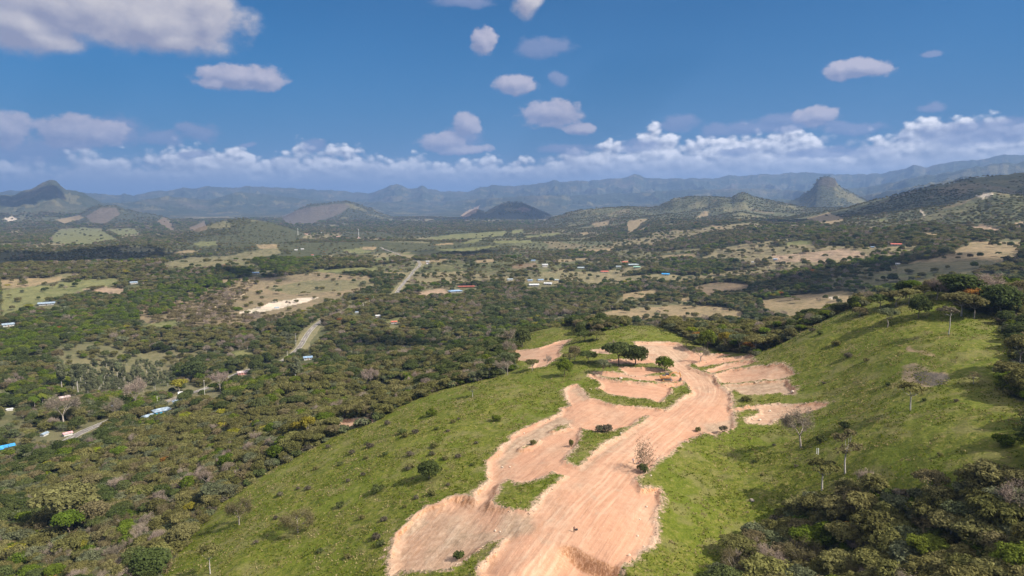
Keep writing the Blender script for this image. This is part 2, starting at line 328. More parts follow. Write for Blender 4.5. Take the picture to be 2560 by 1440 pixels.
MAIN = [(1240,1610),(1190,1425),(1210,1400),(1230,1385),(1250,1362),(1262,1345),(1200,1368),(1165,1398),(1130,1422),(1060,1428),(1000,1428),(975,1445),(965,1440),(975,1400),(975,1367),(980,1350),(992,1330),(1020,1305),(1035,1285),(1070,1265),(1110,1252),(1130,1242),(1165,1236),(1187,1245),(1187,1230),(1205,1212),(1220,1200),(1218,1172),(1222,1150),(1238,1135),(1250,1117),(1275,1100),(1287,1082),(1325,1065),(1350,1052),(1375,1045),(1402,1032),(1405,1020),(1425,1015),(1415,995),(1410,975),(1420,967),(1440,960),(1455,977),(1475,995),(1500,1002),(1540,1012),(1580,1016),(1625,1020),(1667,1025),(1695,1005),(1730,980),(1727,968),(1718,955),(1700,945),(1685,930),(1669,918),(1650,912),(1617,900),(1612,882),(1595,870),(1585,855),(1650,854),(1697,856),(1715,872),(1732,882),(1780,884),(1825,887),(1775,898),(1720,910),(1732,922),(1762,930),(1790,940),(1800,960),(1822,982),(1830,1000),(1832,1025),(1835,1047),(1835,1070),(1790,1088),(1760,1080),(1720,1097),(1690,1120),(1662,1140),(1642,1157),(1620,1177),(1592,1195),(1597,1222),(1650,1221),(1656,1250),(1642,1292),(1640,1332),(1622,1362),(1600,1390),(1557,1412),(1530,1440),(1510,1600)]
ISLES = [[(1227,1250),(1245,1230),(1250,1210),(1270,1197),(1295,1207),(1337,1200),(1365,1187),(1380,1178),(1412,1190),(1382,1215),(1357,1235),(1340,1260),(1320,1280),(1290,1275),(1260,1272),(1235,1260)],
 [(1452,1070),(1480,1075),(1500,1080),(1540,1072),(1575,1065),(1585,1055),(1617,1037),(1627,1040),(1600,1058),(1550,1090),(1525,1100),(1482,1132),(1445,1167),(1415,1157),(1410,1148),(1430,1127),(1450,1102)],
 [(1375,1075),(1400,1062),(1425,1058),(1420,1068),(1395,1076)], [(1300,1122),(1325,1108),(1345,1100),(1340,1108),(1318,1120)]]
# terraces: (outline, tone 0 pink .. 1 tan-grey, cut depth, grading direction as two pixels)
TERR = [
 ([(1470,937),(1490,936),(1515,945),(1550,952),(1612,956),(1670,960),(1712,955),(1707,962),(1677,970),(1675,985),(1665,990),(1657,1005),(1640,1004),(1615,995),(1562,990),(1520,982),(1500,972),(1507,960),(1492,950)], -.35, .9, ((1500,950),(1680,975))),
 ([(1475,929),(1512,930),(1560,934),(1580,938),(1650,940),(1700,942),(1717,952),(1675,956),(1600,950),(1560,943),(1530,943),(1500,937)], -.35, .6, ((1500,932),(1690,948))),
 ([(1542,914),(1560,918),(1640,920),(1660,924),(1670,930),(1620,936),(1585,939),(1562,935),(1555,925)], -.35, .6, ((1550,920),(1660,928))),
 ([(1512,903),(1560,898),(1625,900),(1632,906),(1590,907),(1515,908)], .1, .4, ((1512,903),(1632,903))),
 ([(1475,875),(1520,873),(1525,884),(1495,882)], .5, .4, ((1475,878),(1525,878))),
 ([(1285,878),(1350,869),(1400,852),(1428,848),(1410,862),(1397,880),(1402,888),(1375,907),(1362,916),(1325,921),(1340,905),(1290,900)], .35, .8, ((1290,890),(1400,870))),
 ([(1735,908),(1775,897),(1875,886),(1882,894),(1810,906),(1745,917)], -.35, .8, ((1735,908),(1875,888))),
 ([(1765,926),(1812,909),(1883,897),(1890,906),(1825,921),(1780,931)], -.35, .8, ((1765,925),(1885,900))),
 ([(1784,936),(1825,924),(1900,914),(1952,910),(1965,912),(1987,935),(1960,943),(1900,948),(1808,957)], .3, .7, ((1790,950),(1980,925))),
 ([(1810,961),(1905,951),(1965,948),(1992,975),(1982,986),(1950,980),(1875,987),(1840,977),(1820,978)], 1.0, 1.0, ((1790,970),(1980,950))),
 ([(1830,1022),(1897,1012),(1950,1009),(2040,1006),(2075,1007),(2060,1015),(2020,1030),(1950,1047),(1925,1060),(1867,1057),(1862,1047),(1882,1040),(1900,1035),(1895,1022),(1840,1028)], .5, .7, ((1860,1040),(2060,1010))),
 ([(842,1052),(880,1046),(934,1047),(930,1056),(890,1060),(866,1070),(855,1062)], .3, 1.2, ((842,1052),(934,1050))),
]
ROADC = [(1290,1600),(1330,1440),(1410,1330),(1480,1240),(1560,1155),(1640,1085),(1700,1035),(1750,990),(1752,955),(1725,930),(1690,905),(1655,872)]
STEPL = [(1382,1345),(1430,1353),(1490,1385),(1560,1420),(1590,1445)]
def W(P): return hit([p[0] for p in P], [p[1] for p in P], rmax=520)
def dens(P, n=3):
    out = []
    for i in range(len(P)):
        a, b = P[i], P[(i + 1) % len(P)]
        for k in range(n): out.append((a[0] + (b[0] - a[0]) * k / n, a[1] + (b[1] - a[1]) * k / n))
    return out
MAINW = W(MAIN); ISLW = [W(p) for p in ISLES]; TERRW = [W(t[0]) for t in TERR]; ROADW = W(ROADC); STEPW = W(STEPL)
DRY = [(W([(2288,935),(2320,928),(2365,942),(2372,958),(2330,968),(2295,952)]), (.095,.075,.07)), (W([(2250,915),(2290,908),(2330,925),(2370,935),(2376,950),(2340,965),(2300,972),(2255,962)]), (.21,.155,.105)), (W([(2258,868),(2275,862),(2300,875),(2340,886),(2335,892),(2310,890),(2265,878)]), (.28,.19,.12)),
       (W([(1868,1248),(1885,1245),(1892,1253),(1870,1256)]), (.36,.25,.17))]
GREY = [(W(P), v) for P, v in [([(1240,1150),(1265,1112),(1330,1068),(1402,1035),(1440,1050),(1400,1075),(1330,1105),(1285,1140),(1255,1165)], 1.0), ([(985,1345),(1000,1312),(1060,1268),(1085,1285),(1030,1325),(1000,1352)], 1.0), ([(1250,1275),(1330,1285),(1345,1320),(1290,1345),(1240,1335)], .9),
 ([(1040,1365),(1150,1310),(1260,1320),(1240,1345),(1160,1395),(1060,1422)], .85), ([(1590,857),(1700,857),(1725,885),(1690,912),(1620,897)], .8), ([(1440,960),(1475,995),(1460,1000),(1425,975)], .8), ([(1660,905),(1720,900),(1800,955),(1780,985),(1720,965)], .5), ([(1760,1060),(1835,1040),(1835,1072),(1760,1085)], .8), ([(1440,1165),(1500,1125),(1620,1045),(1630,1052),(1510,1138),(1450,1180)], .7)]]
# highway in the valley
HWP = [(150,1110),(215,1075),(258,1056),(300,1040),(350,1024),(400,1010),(450,990),(510,972),(560,948),(630,920),(700,903),(735,880),(752,862),(765,840),(785,815),(815,795),(880,771),(935,750),(985,736),(1000,718),(1018,697),(1035,676),(1050,659),(1030,650),(1000,638),(975,628),(950,618)]
HWW = hit([p[0] for p in HWP], [p[1] for p in HWP])
def smooth_line(P, n=8):
    P = np.vstack([2 * P[0] - P[1], P, 2 * P[-1] - P[-2]]); out = []
    for i in range(1, len(P) - 2):
        p0, p1, p2, p3 = P[i - 1], P[i], P[i + 1], P[i + 2]
        for k in range(n):
            t = k / n; out.append(0.5 * (2 * p1 + (p2 - p0) * t + (2 * p0 - 5 * p1 + 4 * p2 - p3) * t * t + (3 * p1 - p0 - 3 * p2 + p3) * t ** 3))
    out.append(P[-2]); return np.array(out)
HW = smooth_line(HWW, 6)

def dirt_fields(x, y):
    """signed distance into bare earth, its tone, cut depth and grading coordinates"""
    wx = .9 * fbm(x / 6, y / 6, 3, 171) + .5 * fbm(x / 1.6, y / 1.6, 3, 172); wy = .9 * fbm(x / 6 + 50, y / 6, 3, 173) + .5 * fbm(x / 1.6 + 50, y / 1.6, 3, 174); x0, y0 = x, y; x = x + wx; y = y + wy
    so = sdf(x, y, MAINW)
    for I in ISLW: so = np.minimum(so, -np.maximum(sdf(x, y, I), -8))
    # lateral / lengthwise coordinates along the site road
    xr, yr = x, y; x, y = x0, y0
    bd = np.full(x.shape, 1e9); s = np.zeros(x.shape); t = np.zeros(x.shape); acc = 0
    m = (so > -8); RL = smooth_line(ROADW, 4)
    if m.any():
        xm, ym = x[m], y[m]; bdm = np.full(xm.shape, 1e9); sm = np.zeros(xm.shape); tm = np.zeros(xm.shape)
        for i in range(len(RL) - 1):
            a, b = RL[i], RL[i + 1]; e = b - a; L = np.hypot(*e); u = np.clip(((xm - a[0]) * e[0] + (ym - a[1]) * e[1]) / L / L, 0, 1)
            dx, dy = xm - a[0] - u * e[0], ym - a[1] - u * e[1]; d = np.hypot(dx, dy); q = d < bdm
            bdm[q] = d[q]; sm[q] = acc + u[q] * L; tm[q] = (d * np.sign(dx * e[1] - dy * e[0]))[q]; acc += L
        s[m] = sm; t[m] = tm; bd[m] = bdm
    tone = 0.12 + 0.35 * sstep(330, 420, y) * (so > 0)
    tone = tone + .50 * (1 - sstep(-16, -2, x)) * (1 - sstep(190, 225, y))
    depth = (0.75 + .5 * fbm(x / 14, y / 14, 2, 175)) * sstep(-.3, 2.0, so) + 1.4 * (1 - sstep(-14, 4, x)) * (1 - sstep(195, 235, y)) * sstep(0, 4.0, so)
    sd = so.copy()
    for (P, tn, dp, dr), PW in zip(TERR, TERRW):
        q = sdf(xr, yr, PW); a, b = W(list(dr)); e = (b - a) / np.hypot(*(b - a)); k = q > np.maximum(sd, -7.9)
        tone[k] = tn; s[k] = (x * e[0] + y * e[1])[k]; t[k] = (x * -e[1] + y * e[0])[k] + 200
        depth = np.maximum(depth, 1.0 * dp * sstep(-.3, 1.7, q)); sd = np.maximum(sd, q)
    for PW, v in GREY: tone = np.maximum(tone, v * sstep(-1.5, 2.0, sdf(xr, yr, PW)))
    # bank between the upper pad and the lower end of the road
    a = STEPW[0]; b = STEPW[-1]; e = (b - a) / np.hypot(*(b - a)); al = (x - a[0]) * e[0] + (y - a[1]) * e[1]
    dd = segdist(x, y, STEPW, False); lowside = ((x - a[0]) * e[1] - (y - a[1]) * e[0]) > 0
    # signed by the nearest part of the polyline
    side = np.zeros(x.shape, bool); P2 = np.vstack([STEPW, [STEPW[-1] + [30, -60]], [STEPW[0] + 90 * np.array([e[1], -e[0]])]]); side = inside(x, y, P2)
    depth = depth + 3.6 * sstep(-0.3, 3.0, np.where(side, dd, -dd)) * sstep(0, 9, al) * (1 - sstep(8, 30, dd) * 0.7)
    return sd, tone, depth, s, t

def terrain(x, y, full=False):
    x = np.asarray(x, float); y = np.asarray(y, float); shp = x.shape; x = x.ravel(); y = y.ravel()
    z, kind = terrain0(x, y); r = np.hypot(x, y)
    N = x.size; sd = np.full(N, -8.0); tone = np.zeros(N); s = np.zeros(N); t = np.zeros(N)
    m = (r < 540) & (y > 60) & (np.abs(x) < 420)
    if m.any():
        a = dirt_fields(x[m], y[m]); sd[m], tone[m], s[m], t[m] = a[0], a[1], a[3], a[4]
        z[m] -= a[2]
        xm, ym = x[m], y[m]; g = 1 - sstep(-0.5, 0.6, a[0])
        z[m] += g * (0.24 * fbm(xm / 2.6, ym / 2.6, 4, 21, .6) + 0.25 * fbm(xm / 7, ym / 7, 2, 22)) + (1 - g) * (0.10 * fbm(xm / 2.2, ym / 2.2, 3, 23) + .10 * fbm(xm / 9, ym / 9, 2, 26) + 0.045 * fbm(a[3] / 14, a[4] / 1.1, 2, 24)) + 0.75 * np.exp(-((a[0] + .2) / 1.5) ** 2) * np.maximum(0, fbm(xm / 2.4, ym / 2.4, 4, 25, .65)) * 1.6 * sstep(-.1, .4, fbm(xm / 13, ym / 13, 2, 27))
    # highway bed
    hm = (r > 350) & (r < 2600) & (y > 0) & (x > -420) & (x < -60) if False else (r > 350) & (r < 2800) & (y > 0) & (x < 100) & (x > -620)
    hd = np.full(N, 99.0)
    if hm.any():
        hd[hm] = segdist(x[hm], y[hm], HW, False); q = hm & (hd < 22)
        z[q] -= 0.9 * (1 - sstep(9, 22, hd[q]))
    if full: return z.reshape(shp), kind.reshape(shp), sd, tone, s, t, hd
    return z.reshape(shp)

# ------------------------------------------------------------------ ground patches of the valley (outline in the photograph, colour, stops trees)
LIME=(.125,.125,.048); TAN=(.205,.155,.085); PINK=(.25,.18,.12); PALE=(.44,.37,.29); OLV=(.13,.115,.058); BRN=(.13,.096,.058); REED=(.165,.128,.074)
FIELDS = [
 ([(0,722),(90,715),(200,700),(290,695),(305,703),(240,725),(150,745),(90,762),(0,795)],LIME), ([(205,724),(260,716),(315,722),(312,735),(262,738)],PINK), ([(0,700),(150,690),(180,698),(60,718),(0,722)],TAN),
 ([(340,770),(450,735),(600,702),(700,690),(800,680),(930,690),(935,715),(800,760),(740,792),(620,812),(480,818),(350,805)],REED),
 ([(660,720),(760,702),(935,700),(940,712),(850,728),(720,735)],OLV), ([(780,675),(880,668),(965,668),(940,678),(800,682)],LIME), ([(596,780),(660,765),(680,755),(750,745),(795,744),(770,755),(730,762),(660,780),(610,786)],PALE),
 ([(400,660),(480,642),(560,640),(690,618),(700,632),(640,650),(530,668),(420,672)],OLV), ([(132,590),(150,575),(212,568),(255,575),(298,600),(220,612),(130,606)],LIME), ([(10,545),(30,540),(45,548),(20,556)],PALE),
 ([(1040,600),(1140,585),(1270,577),(1255,590),(1100,602)],LIME), ([(1150,608),(1195,596),(1210,598),(1180,608)],LIME), ([(1080,612),(1132,607),(1137,611),(1085,614)],TAN), ([(1000,634),(1180,618),(1250,614),(1185,628),(1010,638)],LIME),
 ([(1040,655),(1125,647),(1110,656),(1050,660)],TAN), ([(1185,650),(1240,648),(1230,657),(1190,657)],TAN), ([(1150,640),(1190,635),(1190,643),(1160,644)],PINK), ([(900,618),(945,616),(940,624),(902,624)],TAN), ([(930,648),(980,640),(975,652),(935,655)],LIME), ([(860,628),(905,625),(940,628),(900,634)],LIME),
 ([(1310,590),(1400,581),(1406,585),(1320,594)],LIME), ([(1280,577),(1312,571),(1306,581),(1280,584)],LIME), ([(1455,582),(1476,579),(1470,586),(1455,588)],TAN), ([(1568,563),(1575,551),(1620,547),(1605,558),(1590,575),(1572,583)],TAN), ([(1600,575),(1632,560),(1615,572),(1600,580)],TAN),
 ([(1440,625),(1530,618),(1548,617),(1520,628),(1450,629)],TAN), ([(1580,612),(1640,607),(1638,612),(1590,614)],TAN), ([(1640,630),(1750,620),(1756,628),(1650,633)],OLV), ([(1390,650),(1470,645),(1476,650),(1400,656)],TAN), ([(1670,638),(1740,635),(1740,642),(1680,643)],TAN),
 ([(1280,660),(1340,655),(1346,668),(1280,673)],BRN), ([(1320,690),(1430,676),(1425,696),(1330,702)],OLV), ([(1730,718),(1800,703),(1870,710),(1885,722),(1790,735),(1770,745),(1742,728)],BRN), ([(1560,735),(1640,722),(1650,730),(1620,742),(1560,752)],TAN),
 ([(1455,792),(1530,776),(1700,762),(1790,765),(1865,780),(1850,797),(1700,797),(1560,802)],TAN), ([(1900,752),(2000,735),(2100,727),(2172,735),(2182,770),(2100,792),(2000,802),(1920,782)],TAN), ([(2070,745),(2085,740),(2100,743),(2085,748)],PALE),
 ([(1930,640),(2100,622),(2142,625),(2172,640),(2060,654),(1940,657)],PINK), ([(2015,547),(2070,531),(2112,550),(2080,563),(2040,556)],TAN), ([(2160,572),(2200,562),(2176,575)],TAN), ([(2194,551),(2215,546),(2206,554)],LIME), ([(2410,575),(2460,561),(2512,575),(2490,583),(2440,572)],PINK), ([(2290,585),(2320,580),(2352,582),(2340,592)],TAN),
 ([(2250,660),(2350,640),(2400,620),(2440,602),(2560,605),(2545,640),(2500,655),(2400,652),(2300,658)],TAN), ([(2220,672),(2300,656),(2450,650),(2512,655),(2400,690),(2300,695),(2190,690)],OLV), ([(2180,690),(2350,678),(2350,692),(2200,694)],LIME),
 ([(350,815),(440,796),(442,815),(370,822)],LIME), ([(575,880),(630,872),(636,890),(590,892)],LIME), ([(475,985),(560,975),(572,985),(530,1012),(468,1010)],OLV), ([(230,1065),(280,1035),(300,1038),(250,1068)],OLV), ([(960,800),(1010,790),(1000,804),(965,806)],LIME),
 ([(1030,730),(1110,722),(1125,735),(1060,742)],PINK), ([(850,625),(905,620),(905,626),(870,630)],LIME), ([(2440,490),(2482,480),(2484,486),(2460,496)],PALE), ([(2298,525),(2306,524),(2315,540),(2308,541)],PALE), ([(2530,560),(2560,553),(2560,566),(2540,566)],PINK),
 ([(1740,545),(1760,527),(1772,530),(1768,540)],TAN), ([(1770,562),(1800,565),(1820,578),(1790,572)],TAN), ([(1270,465),(1272,463),(1273,464)],TAN), ([(480,610),(500,603),(540,604),(545,612),(500,616)],LIME), ([(430,632),(470,625),(500,628),(450,636)],TAN), ([(640,612),(690,610),(690,620),(650,622)],TAN), ([(270,575),(330,570),(350,585),(300,590)],LIME),
 ([(550,700),(640,690),(645,700),(560,712)],REED), ([(1700,745),(1740,735),(1735,750),(1700,755)],TAN), ([(1480,560),(1520,552),(1522,562),(1490,567)],TAN), ([(1960,605),(2030,600),(2035,610),(1970,614)],LIME), ([(1230,602),(1330,600),(1330,606),(1240,609)],LIME),
 ([(700,540),(760,520),(850,508),(880,512),(850,535),(780,560),(720,562)],(.095,.08,.062)), ([(215,540),(250,520),(290,518),(300,535),(260,562),(230,556)],(.105,.085,.062)), ([(390,555),(410,542),(432,560),(438,578),(425,575)],BRN), ([(470,570),(515,552),(520,575),(480,580)],BRN), ([(140,550),(200,538),(210,545),(160,562)],TAN),
 ([(1150,540),(1170,525),(1200,512),(1190,530),(1165,543)],PINK), ([(1285,525),(1310,515),(1330,525),(1310,530)],(.12,.09,.065)), ([(2040,460),(2052,446),(2075,442),(2092,450),(2092,468),(2070,470)],(.055,.048,.034)),
]
GRASS = [(395,1445),(470,1350),(560,1250),(640,1200),(730,1145),(800,1110),(870,1075),(940,1055),(985,1022),(1050,995),(1150,962),(1230,945),(1285,925),(1288,880),(1300,850),(1330,826),(1370,815),(1430,815),(1470,838),(1500,830),(1580,812),(1660,815),(1700,840),(1760,868),(1830,884),(1890,888),(1960,855),(2080,790),(2200,748),(2330,725),(2375,735),(2400,770),(2480,785),(2540,850),(2530,900),(2500,960),(2540,1000),(2600,1010),(2600,1185),(2480,1200),(2400,1225),(2300,1235),(2150,1235),(2060,1245),(2000,1270),(1930,1305),(1900,1340),(1830,1390),(1775,1490),(1760,1620),(300,1620)]

# ------------------------------------------------------------------ the terrain sheet: polar about the viewpoint's foot
az = np.concatenate([-np.linspace(R(180), R(41), 60)[:-1], np.linspace(-R(41), R(41), NAZ if 'NAZ' in globals() else 1060), np.linspace(R(41), R(180), 60)[1:]])
rr = np.concatenate([np.arange(4, 110, 5.0), np.arange(110, 260, .45), np.arange(260, 480, .8), 480 * 1.0085 ** np.arange(0, 535)])
A_, R_ = np.meshgrid(az, rr); GX = R_ * np.sin(A_); GY = R_ * np.cos(A_)
GZ, KIND, SD, TONE, ST_S, ST_T, HD = terrain(GX, GY, True)
NR, NC = GX.shape
TE = (GZ - CAMH) / R_
RUNMAX = np.maximum.accumulate(TE, 0)
VIS = TE >= RUNMAX - 1e-9 - 0.002
gpx, gpy = project(GX, GY, GZ); front = (GY > 30)
jx = 7 * fbm(GX / (R_ * .012), GY / (R_ * .012), 3, 31); jy = 3 * fbm(GX / (R_ * .012) + 9, GY / (R_ * .012), 3, 32)
lush = (inside((gpx + jx).ravel(), (gpy + jy).ravel(), GRASS).reshape(GX.shape)) & (R_ < 520) & front
tint = np.zeros(GX.shape + (4,), np.float32)
rim = R_ > 420
for P, c in FIELDS:
    P = np.array(P, float); k = rim & front & VIS & (gpx > P[:, 0].min() - 8) & (gpx < P[:, 0].max() + 8) & (gpy > P[:, 1].min() - 8) & (gpy < P[:, 1].max() + 8)
    if k.any():
        j = k.copy(); sc = .55 if P[:, 1].max() < 640 else 1.0
        j[k] = inside(gpx[k] + jx[k] * sc, gpy[k] + jy[k] * sc * .7, P)
        tint[j, :3] = c; tint[j, 3] = 1
for PW, c in DRY[::-1]:
    q = sdf(GX.ravel() + 1.5 * fbm(GX.ravel() / 4, GY.ravel() / 4, 3, 33), GY.ravel() + 1.5 * fbm(GX.ravel() / 4, GY.ravel() / 4, 3, 34), PW).reshape(GX.shape)
    j = q > 0; tint[j, :3] = c; tint[j, 3] = np.maximum(tint[j, 3], np.clip(q[j] / 1.5, 0, .85))
TINT_OK = tint[..., 3] > 0.5
# open scrub between the woods
SCR = (fbm(GX / 420, GY / 300, 3, 92) > .15) & (R_ > 1200) & (KIND < 2) & (tint[..., 3] < .5); SCR2 = (fbm(GX / 170, GY / 170, 3, 91) > np.where(R_ < 950, .42, .28)) & (R_ > 480) & (tint[..., 3] < .5) & ~SCR
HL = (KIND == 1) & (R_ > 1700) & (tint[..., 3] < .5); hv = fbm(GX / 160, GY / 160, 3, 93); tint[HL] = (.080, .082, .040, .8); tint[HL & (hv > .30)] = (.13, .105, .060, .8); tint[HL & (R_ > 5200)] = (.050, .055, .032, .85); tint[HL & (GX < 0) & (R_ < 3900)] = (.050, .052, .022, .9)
tint[SCR & (KIND == 0)] = (.19, .155, .085, .75); tint[SCR2] = (.14, .125, .065, .55)
verge = (HD.reshape(GX.shape) < 9 + 4 * fbm(GX / 30, GY / 30, 2, 35)) & (tint[..., 3] < .5); tint[verge] = (.17, .15, .08, .85)
SDg = SD.reshape(GX.shape)
def grid_idx(x, y):
    r = np.hypot(x, y); a = np.arctan2(x, y)
    return np.clip(np.searchsorted(rr, r), 1, NR - 1), np.clip(np.searchsorted(az, a), 0, NC - 1)

def add_attr(me, name, typ, data, dom='POINT'):
    at = me.attributes.new(name, typ, dom)
    at.data.foreach_set({'FLOAT': 'value', 'INT': 'value', 'FLOAT_COLOR': 'color', 'FLOAT_VECTOR': 'vector'}[typ], np.ascontiguousarray(data, dtype=np.int32 if typ == 'INT' else np.float32).ravel())
def mesh_from(name, V, Fq, smooth=True):
    me = bpy.data.meshes.new(name); n = Fq.shape[1]
    me.vertices.add(len(V)); me.vertices.foreach_set('co', np.ascontiguousarray(V, np.float32).ravel())
    me.loops.add(Fq.size); me.loops.foreach_set('vertex_index', np.ascontiguousarray(Fq, np.int32).ravel())
    me.polygons.add(len(Fq)); me.polygons.foreach_set('loop_start', np.arange(0, Fq.size, n, dtype=np.int32))
    me.polygons.foreach_set('use_smooth', np.full(len(Fq), smooth, bool)); me.update(calc_edges=True); return me
i0 = (np.arange(NR - 1)[:, None] * NC + np.arange(NC - 1)[None, :])
Q = np.stack([i0, i0 + 1, i0 + NC + 1, i0 + NC], -1).reshape(-1, 4)
fk = KIND[:-1, :-1].ravel(); fsd = (SDg[:-1, :-1] + SDg[1:, 1:] + SDg[1:, :-1] + SDg[:-1, 1:]).ravel() / 4
fx = GX[:-1, :-1].ravel(); fy = GY[:-1, :-1].ravel()
fsd = fsd + 0.9 * fbm(fx / 1.5, fy / 1.5, 4, 71, .65)
cat = np.where(fk == 2, 3, np.where(fk == 1, 2, 0)); cat[fsd > 0] = 1
VALL = np.stack([GX, GY, GZ], -1).reshape(-1, 3); TN = tint.reshape(-1, 4); LU = lush.ravel().astype(np.float32)
STV = np.stack([ST_S, ST_T, np.zeros_like(ST_S)], -1)
def cut_mesh(name, code, mat):
    f = Q[cat == code]; used = np.unique(f); remap = np.full(len(VALL), -1, np.int64); remap[used] = np.arange(len(used))
    me = mesh_from(name, VALL[used], remap[f]); add_attr(me, 'tint', 'FLOAT_COLOR', TN[used]); add_attr(me, 'lush', 'FLOAT', LU[used])
    add_attr(me, 'tone', 'FLOAT', TONE[used]); add_attr(me, 'sd', 'FLOAT', SD[used]); add_attr(me, 'st', 'FLOAT_VECTOR', STV[used])
    me.materials.append(mat); o = bpy.data.objects.new(name, me); COL.objects.link(o); o['kind'] = 'structure'; return o

# ------------------------------------------------------------------ materials
def material(name):
    m = bpy.data.materials.new(name); m.use_nodes = True; n = NT(m.node_tree); n.n.clear()
    out = n.new('ShaderNodeOutputMaterial'); b = n.new('ShaderNodeBsdfPrincipled'); n.l.new(b.outputs[0], out.inputs[0])
    b.inputs['Roughness'].default_value = 0.9; b.inputs['Specular IOR Level'].default_value = 0.15
    return m, n, b
def attr(n, name, out='Fac'):
    o = n.new('ShaderNodeAttribute'); o.attribute_name = name; return o.outputs[out]
def ramp(n, f, stops):
    o = n.new('ShaderNodeValToRGB'); e = o.color_ramp.elements
    while len(e) < len(stops): e.new(0.5)
    for q, (p, c) in zip(e, stops): q.position = p; q.color = tuple(c) + (1,)
    n.put(o.inputs[0], f); return o.outputs[0]
def ground_material():
    m, n, b = material('ground'); P = n.new('ShaderNodeNewGeometry').outputs['Position']
    camd = n.m('SQRT', n.m('ADD', *[n.m('MULTIPLY', q, q) for q in n.new_sep(P)[:2]]))
    # scrub and forest floor; far slopes read as mottled canopy
    f1 = n.noise(P, .012, 6, .6); f2 = n.noise(P, .09, 4, .6); v = n.voro(P, .07)
    floor = ramp(n, n.m('ADD', n.m('MULTIPLY', f1, .6), n.m('MULTIPLY', f2, .4)), [(.30, (.065, .070, .026)), (.5, (.105, .100, .042)), (.62, (.150, .125, .065)), (.78, (.22, .17, .105))])
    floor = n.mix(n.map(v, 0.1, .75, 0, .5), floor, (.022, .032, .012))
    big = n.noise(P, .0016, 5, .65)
    far = ramp(n, big, [(.36, (.020, .030, .018)), (.5, (.032, .042, .024)), (.60, (.052, .054, .036)), (.72, (.095, .08, .062))])  # far slopes kept darker, cloud shadow put into their colour
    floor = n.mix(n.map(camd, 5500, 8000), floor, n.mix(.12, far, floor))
    # pasture
    g1 = n.noise(P, .045, 5, .6); g2 = n.noise(P, .55, 5, .68, .6); g3 = n.noise(P, 2.2, 3, .6)
    gr = ramp(n, n.m('ADD', n.m('MULTIPLY', g2, .62), n.m('MULTIPLY', g3, .38)), [(.36, (0.030, 0.042, 0.005)), (.45, (0.068, 0.082, 0.007)), (.53, (0.102, 0.108, 0.013)), (.60, (0.150, 0.134, 0.036)), (.68, (0.225, 0.180, 0.092))])
    gr = n.mix(n.map(g1, .40, .56), n.mix(.5, gr, (0.072, 0.098, 0.005)), gr)
    g4 = n.noise(P, .11, 4, .6)
    gr = n.mix(n.m('MULTIPLY', n.map(g4, .50, .64), .6), gr, (0.139, 0.124, 0.045))
    col = n.mix(attr(n, 'lush'), floor, gr)
    # valley fields, keep the hue of each field with fine mottling
    tn = n.new('ShaderNodeAttribute'); tn.attribute_name = 'tint'
    fm = n.noise(P, .03, 6, .65); fm2 = n.noise(P, .22, 4, .6)
    tv = n.mix(1.0, tn.outputs['Color'], ramp(n, n.m('ADD', n.m('MULTIPLY', fm, .5), n.m('MULTIPLY', fm2, .5)), [(.36, (.55, .62, .5)), (.5, (.95, .95, .95)), (.66, (1.3, 1.2, 1.15))]), 'MULTIPLY')
    col = n.mix(tn.outputs['Alpha'], col, tv)
    col = n.mix(n.map(n.m('ADD', attr(n, 'sd'), n.m('MULTIPLY', n.m('SUBTRACT', n.noise(P, .45, 5, .7), .5), 9)), -1.6, -.2), col, n.mix(n.map(n.noise(P, 1.2, 4, .7), .4, .6), (.36, .25, .165), (.15, .12, .07)))
    n.put(b.inputs['Base Color'], col)
    bp = n.new('ShaderNodeBump'); bp.inputs['Strength'].default_value = .9; bp.inputs['Distance'].default_value = .55
    hgt = n.m('ADD', g2, n.m('MULTIPLY', g3, .35))
    far_b = n.m('MULTIPLY', n.m('SUBTRACT', 1, v), n.map(camd, 600, 1500, 0, 6))
    n.put(bp.inputs['Height'], n.m('ADD', hgt, n.m('ADD', far_b, n.m('MULTIPLY', n.noise(P, .012, 6, .65), n.map(camd, 3000, 8000, 0, 60))))); n.put(b.inputs['Normal'], bp.outputs[0])
    return m
def new_sep(n, P):
    o = n.new('ShaderNodeSeparateXYZ'); n.put(o.inputs[0], P); return list(o.outputs)
NT.new_sep = new_sep
